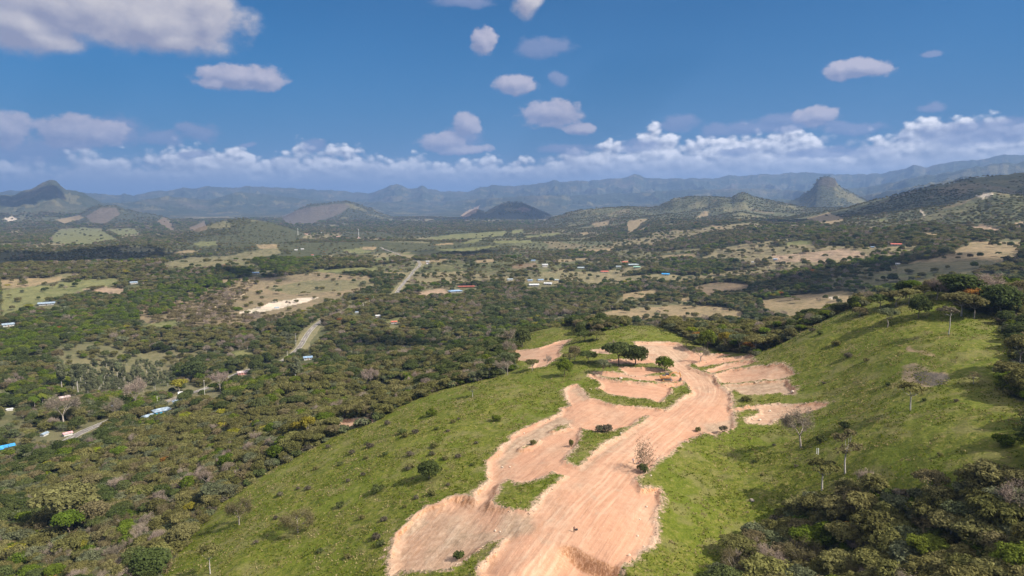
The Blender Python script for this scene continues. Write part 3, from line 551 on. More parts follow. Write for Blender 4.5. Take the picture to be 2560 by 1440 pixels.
def dirt_material():
    m, n, b = material('bare_earth'); g = n.new('ShaderNodeNewGeometry'); P = g.outputs['Position']
    st = attr(n, 'st', 'Vector'); tone = attr(n, 'tone'); sd = attr(n, 'sd')
    s1 = n.noise(n.vm('MULTIPLY', st, (.014, .42, 1)), 1, 4, .6, .3); s2 = n.noise(n.vm('MULTIPLY', st, (.05, 1.9, 1)), 1, 3, .6, .4)
    c1 = n.noise(P, .06, 5, .6); c2 = n.noise(P, .5, 5, .65); c3 = n.noise(P, 2.6, 3, .7)
    streak = n.m('ADD', n.m('MULTIPLY', s1, .6), n.m('MULTIPLY', s2, .4))
    pink = ramp(n, n.m('ADD', n.m('MULTIPLY', streak, .5), n.m('ADD', n.m('MULTIPLY', c2, .25), n.m('MULTIPLY', c1, .25))), [(.34, (0.290, 0.150, 0.090)), (.5, (0.375, 0.210, 0.132)), (.66, (0.440, 0.272, 0.180))])
    tan = ramp(n, n.m('ADD', n.m('MULTIPLY', streak, .4), n.m('MULTIPLY', c2, .6)), [(.34, (0.185, 0.128, 0.082)), (.5, (0.285, 0.200, 0.134)), (.66, (0.400, 0.300, 0.215))])
    stx = new_sep(n, st); tw = n.m('MULTIPLY', n.m('SUBTRACT', n.noise(n.vm('MULTIPLY', st, (.03, .03, 1)), 1, 2, .5), .5), 5.0)
    tt = n.m('ADD', stx[1], tw); rut = None
    for off, wd in ((-2.6, .35), (-.9, .35), (1.5, .3), (3.1, .3), (-5.2, .4), (5.6, .3)):
        q = n.map(n.m('ABSOLUTE', n.m('SUBTRACT', tt, off)), 0.1, wd + .35, 1, 0); rut = q if rut is None else n.m('MAXIMUM', rut, q)
    rut = n.m('MULTIPLY', rut, n.map(n.noise(n.vm('MULTIPLY', st, (.05, .2, 1)), 1, 3, .6), .42, .56))
    tf = n.m('ADD', tone, n.m('MULTIPLY', n.m('SUBTRACT', c1, .5), 1.7), clamp=True)
    col = n.mix(tf, pink, tan)
    col = n.mix(n.map(tone, -.3, -.05, .7, 0), col, n.mix(n.map(c2, .35, .65), (.32, .148, .085), (.405, .208, .130)))
    col = n.mix(n.m('MULTIPLY', n.map(n.noise(P, .16, 4, .6), .60, .72), .55), col, (.33, .24, .165))
    col = n.mix(n.m('MULTIPLY', rut, .4), col, (.48, .335, .23))
    dk = n.noise(n.vm('MULTIPLY', st, (.09, .5, 1)), 1, 5, .7, .5); col = n.mix(n.m('MULTIPLY', n.map(dk, .56, .64), .45), col, (.30, .165, .095))
    edge = n.m('ADD', sd, n.m('MULTIPLY', n.m('SUBTRACT', n.noise(P, .35, 5, .7), .5), 5.5))
    col = n.mix(n.m('MULTIPLY', n.map(edge, .2, 1.8, .75, 0), n.map(c1, .42, .58)), col, n.mix(n.map(c3, .40, .60), (.27, .19, .125), (.46, .34, .25)))
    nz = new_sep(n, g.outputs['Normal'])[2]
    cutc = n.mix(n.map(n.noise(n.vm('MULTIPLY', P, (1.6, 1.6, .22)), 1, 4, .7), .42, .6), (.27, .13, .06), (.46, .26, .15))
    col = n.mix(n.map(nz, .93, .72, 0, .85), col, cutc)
    col = n.mix(n.m('MULTIPLY', n.map(c3, .66, .70), .5), col, (.66, .54, .44))
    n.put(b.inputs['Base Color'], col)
    bp = n.new('ShaderNodeBump'); bp.inputs['Strength'].default_value = .85; bp.inputs['Distance'].default_value = .3
    n.put(bp.inputs['Height'], n.m('ADD', n.m('MULTIPLY', streak, 1.3), n.m('ADD', n.m('MULTIPLY', c3, .35), n.m('MULTIPLY', c2, .7)))); n.put(b.inputs['Normal'], bp.outputs[0])
    return m
GM = ground_material(); DM = dirt_material()
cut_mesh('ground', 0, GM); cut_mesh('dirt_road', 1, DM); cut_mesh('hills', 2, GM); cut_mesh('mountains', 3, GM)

# haze over the whole valley
def haze():
    me = bpy.data.meshes.new('haze'); X, Y, B, T = 52000, 48000, -90, 1290
    vs = [(x, y, z) for z in (B, T) for y in (-Y, Y) for x in (-X, X)]
    me.from_pydata(vs, [], [(0, 2, 3, 1), (4, 5, 7, 6), (0, 1, 5, 4), (2, 6, 7, 3), (0, 4, 6, 2), (1, 3, 7, 5)]); me.update()
    m = bpy.data.materials.new('haze'); m.use_nodes = True; n = NT(m.node_tree); n.n.clear()
    o = n.new('ShaderNodeOutputMaterial'); v = n.new('ShaderNodeVolumePrincipled'); v.inputs['Color'].default_value = (.225, .375, .69, 1)
    v.inputs['Density'].default_value = 7.3e-5; v.inputs['Anisotropy'].default_value = 0.1; n.l.new(v.outputs[0], o.inputs['Volume'])
    me.materials.append(m); ob = bpy.data.objects.new('haze', me); COL.objects.link(ob); ob['kind'] = 'stuff'; ob['label'] = 'pale blue haze filling the air of the valley'; ob['category'] = 'haze'
if not globals().get('NOHAZE'): haze()
# ------------------------------------------------------------------ things: helpers
rng = np.random.default_rng(11)
def link(name, me, parent=None, loc=(0, 0, 0), rot=0, sc=1):
    o = bpy.data.objects.new(name, me); COL.objects.link(o); o.parent = parent; o.location = loc; o.rotation_euler = (0, 0, rot)
    o.scale = (sc, sc, sc) if np.isscalar(sc) else sc; return o
def thing(name, label, cat, loc, rot=0, sc=1, group=None):
    o = link(name, None, None, loc, rot, sc); o['label'] = label; o['category'] = cat
    if group: o['group'] = group
    return o
def gz(x, y): return float(terrain(np.array([x], float), np.array([y], float))[0])
def at(px, py, rmax=9000):
    """ground point seen at a pixel, its height and its distance from the viewpoint"""
    dx, dy, dz = ray(px, py); h = math.hypot(dx, dy)
    rs = np.concatenate([np.arange(60, 560, 1.0), 560 * 1.006 ** np.arange(0, 480)]); rs = rs[rs < rmax]
    Z = terrain(dx / h * rs, dy / h * rs); b = CAMH + dz / h * rs < Z
    i = int(b.argmax()) if b.any() else len(rs) - 1; r = rs[i]
    x, y = dx / h * r, dy / h * r; return x, y, float(Z[i]), float(math.sqrt(r * r + (CAMH - Z[i]) ** 2))
def flat_mat(name, col, rough=.8, var=.15, sc=1.5, metal=0.0, spec=.3):
    m, n, b = material(name); P = n.new('ShaderNodeTexCoord').outputs['Object']
    f = n.noise(P, sc, 4, .6); c = tuple(col)
    n.put(b.inputs['Base Color'], n.mix(n.map(f, .35, .65), tuple(q * (1 - var) for q in c), tuple(min(1, q * (1 + var)) for q in c)))
    b.inputs['Roughness'].default_value = rough; b.inputs['Metallic'].default_value = metal; b.inputs['Specular IOR Level'].default_value = spec; return m
def leaf_mat(name, a, b_, c, hue=.02, val=.35, trans=.38):
    """a..b_..c : random base colours of the crowns of one kind"""
    m = bpy.data.materials.new(name); m.use_nodes = True; n = NT(m.node_tree); n.n.clear(); out = n.new('ShaderNodeOutputMaterial')
    oi = n.new('ShaderNodeObjectInfo'); sh = attr(n, 'shade')
    col = ramp(n, oi.outputs['Random'], [(0, a), (.5, b_), (1, c)])
    hs = n.new('ShaderNodeHueSaturation'); n.put(hs.inputs['Color'], col)
    r2 = n.m('FRACT', n.m('MULTIPLY', oi.outputs['Random'], 17.31))
    n.put(hs.inputs['Value'], n.m('MULTIPLY', n.m('MULTIPLY_ADD', r2, val, 1 - val / 2), sh)); n.put(hs.inputs['Hue'], n.m('MULTIPLY_ADD', n.m('FRACT', n.m('MULTIPLY', oi.outputs['Random'], 7.7)), hue, .5 - hue / 2))
    d = n.new('ShaderNodeBsdfDiffuse'); t = n.new('ShaderNodeBsdfTranslucent'); mx = n.new('ShaderNodeMixShader'); mx.inputs[0].default_value = trans
    n.put(d.inputs[0], hs.outputs[0]); n.put(t.inputs[0], hs.outputs[0]); n.l.new(d.outputs[0], mx.inputs[1]); n.l.new(t.outputs[0], mx.inputs[2]); n.l.new(mx.outputs[0], out.inputs[0]); return m
LM = {'olive': leaf_mat('foliage_olive', (.122, .120, .040), (.150, .140, .048), (.160, .148, .060), .02, .42),
      'dark': leaf_mat('foliage_dark', (.058, .074, .022), (.078, .095, .030), (.094, .106, .040)),
      'green': leaf_mat('foliage_green', (.080, .115, .014), (.105, .140, .018), (.130, .150, .024), .012),
      'yellow': leaf_mat('foliage_yellow', (.20, .20, .03), (.24, .20, .03), (.19, .23, .02)),
      'grey': leaf_mat('foliage_grey', (.120, .130, .068), (.140, .145, .080), (.125, .145, .066)),
      'brown': leaf_mat('foliage_brown', (.155, .130, .064), (.175, .142, .075), (.145, .130, .056), .015, .35),
      'bare': leaf_mat('bare_twigs', (.24, .19, .145), (.26, .205, .165), (.21, .175, .125), .02, .35, .1),
      'scrub': leaf_mat('dry_scrub', (.105, .092, .062), (.13, .11, .075), (.10, .095, .055)),
      'rust': leaf_mat('foliage_rust', (.26, .12, .035), (.30, .14, .03), (.24, .13, .05)),
      'orange': leaf_mat('blossom_orange', (.50, .27, .05), (.55, .30, .06), (.45, .27, .07))}
BARK = flat_mat('pale_bark', (.27, .23, .19), .9, .3, 2); BARKD = flat_mat('dark_bark', (.15, .115, .085), .9, .3, 2); BARKW = flat_mat('white_bark', (.35, .32, .29), .9, .2, 2)

def leaves(C, Nn, size, asp=1.0, r=rng):
    """diamond leaf sprays at points C facing about Nn"""
    n = len(C); Nn = Nn / np.maximum(np.linalg.norm(Nn, axis=1, keepdims=True), 1e-6)
    t = r.normal(size=(n, 3)); t -= (t * Nn).sum(1, keepdims=True) * Nn; t /= np.maximum(np.linalg.norm(t, axis=1, keepdims=True), 1e-6); b = np.cross(Nn, t)
    s = size * r.uniform(.6, 1.35, (n, 1)); V = np.stack([C - t * s, C - b * s * asp * .6, C + t * s, C + b * s * asp * .6], 1)
    return V.reshape(-1, 3), np.arange(n * 4).reshape(n, 4)
def clumps(cen, rad, flat, nper, size, seed, inner=.25):
    r = np.random.default_rng(seed); CC = []; NN = []; SH = []
    for c, q in zip(cen, rad):
        k = max(8, int(nper * (q / rad.mean()) ** 2)); d = r.normal(size=(k, 3)); d[:, 2] += .45; d /= np.linalg.norm(d, axis=1, keepdims=True)
        rr_ = q * (1 - inner * r.random((k, 1)) ** 1.5) * (1 + .18 * np.sin(d[:, :1] * 7 + c[0]) * np.cos(d[:, 1:2] * 6 + c[1]))
        CC.append(c + d * rr_ * [1, 1, flat]); nn = d * [1, 1, 1.2] + r.normal(size=(k, 3)) * .55; nn[:, 2] += .45; NN.append(nn)
        SH.append(np.full(k, r.uniform(.78, 1.22)) * r.uniform(.72, 1.28, k))
    V, Fq = leaves(np.vstack(CC), np.vstack(NN), size, 1, r); return V, Fq, np.repeat(np.concatenate(SH), 4)
def tube(p0, p1, r0, r1, n=6):
    d = np.array(p1) - p0; d = d / np.linalg.norm(d); a = np.cross(d, [0.3, 1, .2]); a /= np.linalg.norm(a); b = np.cross(d, a); th = np.arange(n) * 2 * math.pi / n
    ring = np.cos(th)[:, None] * a + np.sin(th)[:, None] * b
    return np.vstack([p0 + ring * r0, p1 + ring * r1]), np.array([[i, (i + 1) % n, n + (i + 1) % n, n + i] for i in range(n)])
def join(parts):
    V = []; Fq = []; o = 0
    for v, f in parts: V.append(v); Fq.append(f + o); o += len(v)
    return np.vstack(V), np.vstack(Fq)
def crown_mesh(name, V, Fq, SH, mat):
    me = mesh_from(name, V, Fq, False); add_attr(me, 'shade', 'FLOAT', SH); me.materials.append(mat); return me
def limbs(h, targets, r0, seed, lean=0.0, n=6):
    """trunk that splits and reaches towards the given points"""
    r = np.random.default_rng(seed); P = []; base = np.array([0, 0, -.6]); fork = np.array([lean, r.normal() * .15, h]); mid = fork * .5 + [r.normal() * .18, r.normal() * .18, 0]
    P.append(tube(base, mid, r0 * 1.15, r0 * .9, n)); P.append(tube(mid, fork, r0 * .9, r0 * .72, n))
    for t in targets:
        t = np.array(t, float); k = fork + (t - fork) * .5 + [0, 0, -.12 * np.linalg.norm(t - fork)] + r.normal(size=3) * .2
        P.append(tube(fork, k, r0 * .5, r0 * .3, 5)); P.append(tube(k, t, r0 * .3, r0 * .08, 4))
    return join([(v, f if f.shape[1] == 4 else f) for v, f in P])
PROTO = {}
def proto_leafy(key, mat, bark, H, Rw, N, form, nper, size, seed, fork=.45, flat=.55, crad=(1.3, 1.9), r0=.26, inner=.25):
    r = np.random.default_rng(seed); cen = []
    for i in range(N):
        a = i * 2.399 + r.uniform(-.3, .3); q = math.sqrt((i + .5) / N)
        if form == 'full': z = H * (.80 if i % 3 else .50) - .16 * H * q * q * r.uniform(.6, 1.6) + r.uniform(-.5, .3); cen.append((Rw * q * math.cos(a) * r.uniform(.8, 1.15), Rw * q * math.sin(a) * r.uniform(.8, 1.15), z))
        elif form == 'umbrella': z = H * .86 - .10 * H * q * q * r.uniform(.6, 1.8) + r.uniform(-.5, .3); cen.append((Rw * q * math.cos(a) * r.uniform(.85, 1.1), Rw * q * math.sin(a) * r.uniform(.85, 1.1), z))
        elif form == 'round':
            ph = math.acos(1 - 1.55 * (i + .5) / N); k = r.uniform(.62, .95); cen.append((Rw * k * math.sin(ph) * math.cos(a), Rw * k * math.sin(ph) * math.sin(a), H * .56 + H * .34 * k * math.cos(ph)))
        elif form == 'tall':
            z = r.uniform(.45, .95); q2 = Rw * (1.1 - abs(z - .65) * 1.6) * r.uniform(.2, 1); cen.append((q2 * math.cos(a), q2 * math.sin(a), H * z))
        else:  # shrub
            cen.append((Rw * q * math.cos(a) * .8, Rw * q * math.sin(a) * .8, H * (.30 + .42 * r.random() * (1 - q * .6))))
    cen = np.array(cen); rad = r.uniform(crad[0], crad[1], N)
    V, Fq, SH = clumps(cen, rad, flat, nper, size, seed + 1, inner); cm = crown_mesh('crown', V, Fq, SH, LM[mat])
    pick = cen[r.permutation(N)[:7]]; tv, tf = limbs(H * fork, pick, r0, seed + 2); tm = mesh_from('trunk', tv, tf); tm.materials.append(bark)
    PROTO[key] = dict(crown=cm, trunk=tm, H=H, W=2 * Rw + crad[0] * 1.2, mat=mat)
def proto_bare(key, mat, bark, H, Rw, seed, twigs=2200, r0=.24, fork=.3, tw=.045):
    r = np.random.default_rng(seed); segs = []; tips = []
    def grow(p, d, L, rad, lv):
        q = p + d * L; segs.append(tube(p, q, rad, rad * .68, 5 if lv < 2 else 3))
        if lv >= 4: tips.append((q, d)); return
        if lv >= 3: tips.append((q, d))
        for k in range(3 if lv < 2 else 2 + (r.random() < .5)):
            nd = d + r.normal(size=3) * (.55 if lv else .75); nd[2] = abs(nd[2]) * (.55 if lv > 0 else .8) + .12; nd /= np.linalg.norm(nd); grow(q, nd, L * r.uniform(.62, .85), rad * .6, lv + 1)
    base = np.array([0, 0, -.6]); f = np.array([r.normal() * .3, r.normal() * .3, H * fork]); segs.append(tube(base, f, r0 * 1.15, r0 * .85, 6))
    for k in range(4):
        a = k * 1.57 + r.uniform(-.4, .4); d = np.array([math.cos(a) * .8, math.sin(a) * .8, .75]); d /= np.linalg.norm(d); grow(f, d, H * .24, r0 * .55, 1)
    sv, sf = join(segs); sc_ = np.array([Rw / max(1e-3, np.percentile(np.hypot(sv[:, 0], sv[:, 1]), 98)), 0, 1]); k = sc_[0]
    hz2 = (H - f[2]) / max(.1, sv[:, 2].max() - f[2])
    def fit(v):
        v = v.copy(); m = v[:, 2] > f[2]; w_ = np.clip((v[:, 2] - f[2]) / 1.5, 0, 1)
        v[:, 0] *= 1 + (k - 1) * w_; v[:, 1] *= 1 + (k - 1) * w_; v[m, 2] = f[2] + (v[m, 2] - f[2]) * hz2; return v
    tm = mesh_from('trunk', fit(sv), sf); tm.materials.append(bark)
    T = np.array([t[0] for t in tips]); D = np.array([t[1] for t in tips]); i = r.integers(0, len(T), twigs); C = T[i] + r.normal(size=(twigs, 3)) * .55; d = D[i] + r.normal(size=(twigs, 3)) * .7; d /= np.linalg.norm(d, axis=1, keepdims=True)
    C = fit(C); s = np.cross(d, r.normal(size=(twigs, 3))); s /= np.linalg.norm(s, axis=1, keepdims=True); L = r.uniform(.35, .95, (twigs, 1))
    V = np.stack([C - d * L * .5, C - s * tw, C + d * L * .5, C + s * tw], 1).reshape(-1, 3)
    cm = crown_mesh('twigs', V, np.arange(twigs * 4).reshape(-1, 4), np.repeat(r.uniform(.7, 1.25, twigs), 4), LM[mat]); PROTO[key] = dict(crown=cm, trunk=tm, H=H, W=2 * Rw, mat=mat)
for i in range(4): proto_leafy('olive%d' % i, 'olive', BARK, 8.5 + i * .5, 4.4 + .4 * i, 24 + 2 * i, 'umbrella', 105, .40, 100 + i * 7, .42, .52)
for i in range(4): proto_leafy('full%d' % i, 'olive', BARK, 7.5 + i * .5, 4.0 + .4 * i, 34 + 3 * i, 'full', 80, .38, 500 + i * 7, .28, .62, (1.1, 1.9))
for i in range(2): proto_leafy('fullg%d' % i, 'grey', BARK, 7.5 + i * .8, 4.0 + .4 * i, 32, 'full', 75, .36, 540 + i * 7, .28, .62, (1.1, 1.8))
for i in range(2): proto_leafy('oliver%d' % i, 'olive', BARK, 8.5 + i, 3.9, 26, 'round', 95, .40, 150 + i * 7, .32, .75)
for i in range(2): proto_leafy('dark%d' % i, 'dark', BARKD, 9.5 + i, 4.8, 30, 'round', 105, .42, 200 + i * 7, .3, .75, (1.4, 2.1))
proto_leafy('darku', 'dark', BARKD, 9.0, 5.2, 28, 'umbrella', 115, .42, 230, .4, .6)
for i in range(2): proto_leafy('green%d' % i, 'green', BARKD, 9 + i, 4.6, 28, 'round' if i else 'umbrella', 105, .42, 250 + i * 7, .32, .75, (1.4, 2.0))
proto_leafy('yellow0', 'yellow', BARK, 8, 3.8, 20, 'umbrella', 90, .38, 270, .4, .6)
for i in range(2): proto_leafy('grey%d' % i, 'grey', BARK, 8.5 + i, 4.3, 24, 'umbrella', 80, .38, 280 + i * 7, .42, .5)
proto_leafy('tall0', 'grey', BARKW, 17, 3.0, 22, 'tall', 90, .42, 300, .55, .8, (1.2, 1.8), .26); proto_leafy('tall1', 'grey', BARKW, 15, 2.7, 20, 'tall', 90, .42, 310, .55, .8, (1.2, 1.7), .24)
for i in range(2): proto_leafy('brown%d' % i, 'brown', BARK, 8 + i, 4.0, 24, 'round' if i else 'umbrella', 75, .36, 320 + i * 7, .36, .65)
proto_bare('bare0', 'bare', BARK, 8.5, 4.6, 330, 3200); proto_bare('bare1', 'bare', BARK, 9.5, 4.2, 340, 3600); proto_bare('bareb', 'brown', BARK, 7.5, 4.0, 350, 3800, tw=.06)
proto_leafy('rust0', 'rust', BARK, 8, 3.8, 20, 'umbrella', 80, .36, 360, .4, .55); proto_leafy('orange0', 'orange', BARK, 7, 2.2, 9, 'umbrella', 70, .30, 365, .5, .5, (.6, 1.0))
proto_leafy('sparse0', 'olive', BARKW, 9, 3.4, 13, 'umbrella', 60, .34, 370, .45, .42, (.9, 1.4), .2); proto_leafy('sparse1', 'brown', BARKW, 10, 3.0, 16, 'tall', 42, .32, 375, .5, .5, (.8, 1.2), .2); proto_leafy('sparsep', 'scrub', BARKW, 9, 3.0, 11, 'umbrella', 60, .3, 378, .62, .35, (.8, 1.2), .17)
proto_leafy('shrubd', 'dark', BARKD, 2.0, 1.3, 9, 'shrub', 70, .20, 380, .2, .8, (.45, .7), .06); proto_leafy('shrubo', 'olive', BARKD, 1.8, 1.4, 9, 'shrub', 60, .20, 385, .2, .8, (.4, .7), .06)
proto_leafy('shrubb', 'scrub', BARKD, 1.7, 1.4, 9, 'shrub', 70, .17, 390, .2, .8, (.4, .7), .06); proto_leafy('shrubg', 'green', BARKD, 2.2, 1.4, 10, 'shrub', 70, .2, 395, .2, .8, (.5, .75), .06)
proto_leafy('shrubo2', 'grey', BARKD, 2.4, 1.5, 10, 'shrub', 60, .22, 398, .2, .8, (.5, .8), .06); proto_leafy('shrubr', 'brown', BARKD, 2.1, 1.4, 9, 'shrub', 60, .20, 399, .2, .8, (.5, .7), .06)
proto_bare('tangle', 'scrub', BARKD, 4.2, 2.4, 410, 1000, r0=.07, fork=.06, tw=.035)
def proto_palm():
    r = np.random.default_rng(5); H = 8.0; P = []; C = np.array([.3, 0, H])
    tv, tf = join([tube(np.array([0, 0, -.5]), np.array([.1, 0, H / 2]), .2, .15), tube(np.array([.1, 0, H / 2]), C, .15, .12)]); tm = mesh_from('trunk', tv, tf); tm.materials.append(BARK)
    V = []; n = 0
    for k in range(20):
        a = k * 2.4; up = r.uniform(.1, 1.0); pts = []
        for j in range(9):
            t = j / 8; pts.append(C + np.array([math.cos(a), math.sin(a), 0]) * 3.2 * t * (1 - .15 * t) + [0, 0, up * 2.2 * t - 2.9 * t * t])
        side = np.array([-math.sin(a), math.cos(a), -.25])
        for j in range(8):
            w_ = .62 * math.sin(math.pi * (j + .6) / 9) + .08; p, q = pts[j], pts[j + 1]
            for s_ in (-1, 1):
                for u in (0, .5): b0 = p + (q - p) * u; V += [b0, b0 + (q - p) * .42, b0 + (q - p) * .9 + side * s_ * w_ + [0, 0, -.15], b0 + (q - p) * .6 + side * s_ * w_ + [0, 0, -.15]]
    V = np.array(V); PROTO['palm'] = dict(crown=crown_mesh('fronds', V, np.arange(len(V)).reshape(-1, 4), r.uniform(.75, 1.25, len(V)), LM['green']), trunk=tm, H=H, W=6, mat='green')
proto_palm()
def put_tree(key, x, y, z, sc, rot, name, label, cat='tree', group=None, tilt=0.0, crown_name=None):
    p = PROTO[key]; t = thing(name, label, cat, (x, y, z), rot, sc, group); t.rotation_euler = (tilt * math.sin(rot), tilt * math.cos(rot), rot)
    link('trunk', p['trunk'], t); link(crown_name or ('twigs' if p['crown'].name.startswith('twigs') else 'fronds' if key == 'palm' else 'crown'), p['crown'], t); return t
def tree_px(key, px, py, hpx, wpx, label, name='tree', cat='tree', group=None, tilt=0.0, rot=None):
    x, y, z, d = at(px, py); p = PROTO[key]; h = hpx * d / FPX * 1.04; w_ = wpx * d / FPX
    return put_tree(key, x, y, z, (w_ / p['W'], w_ / p['W'], h / p['H']), rng.uniform(0, 6.28) if rot is None else rot, name, label, cat, group, tilt)

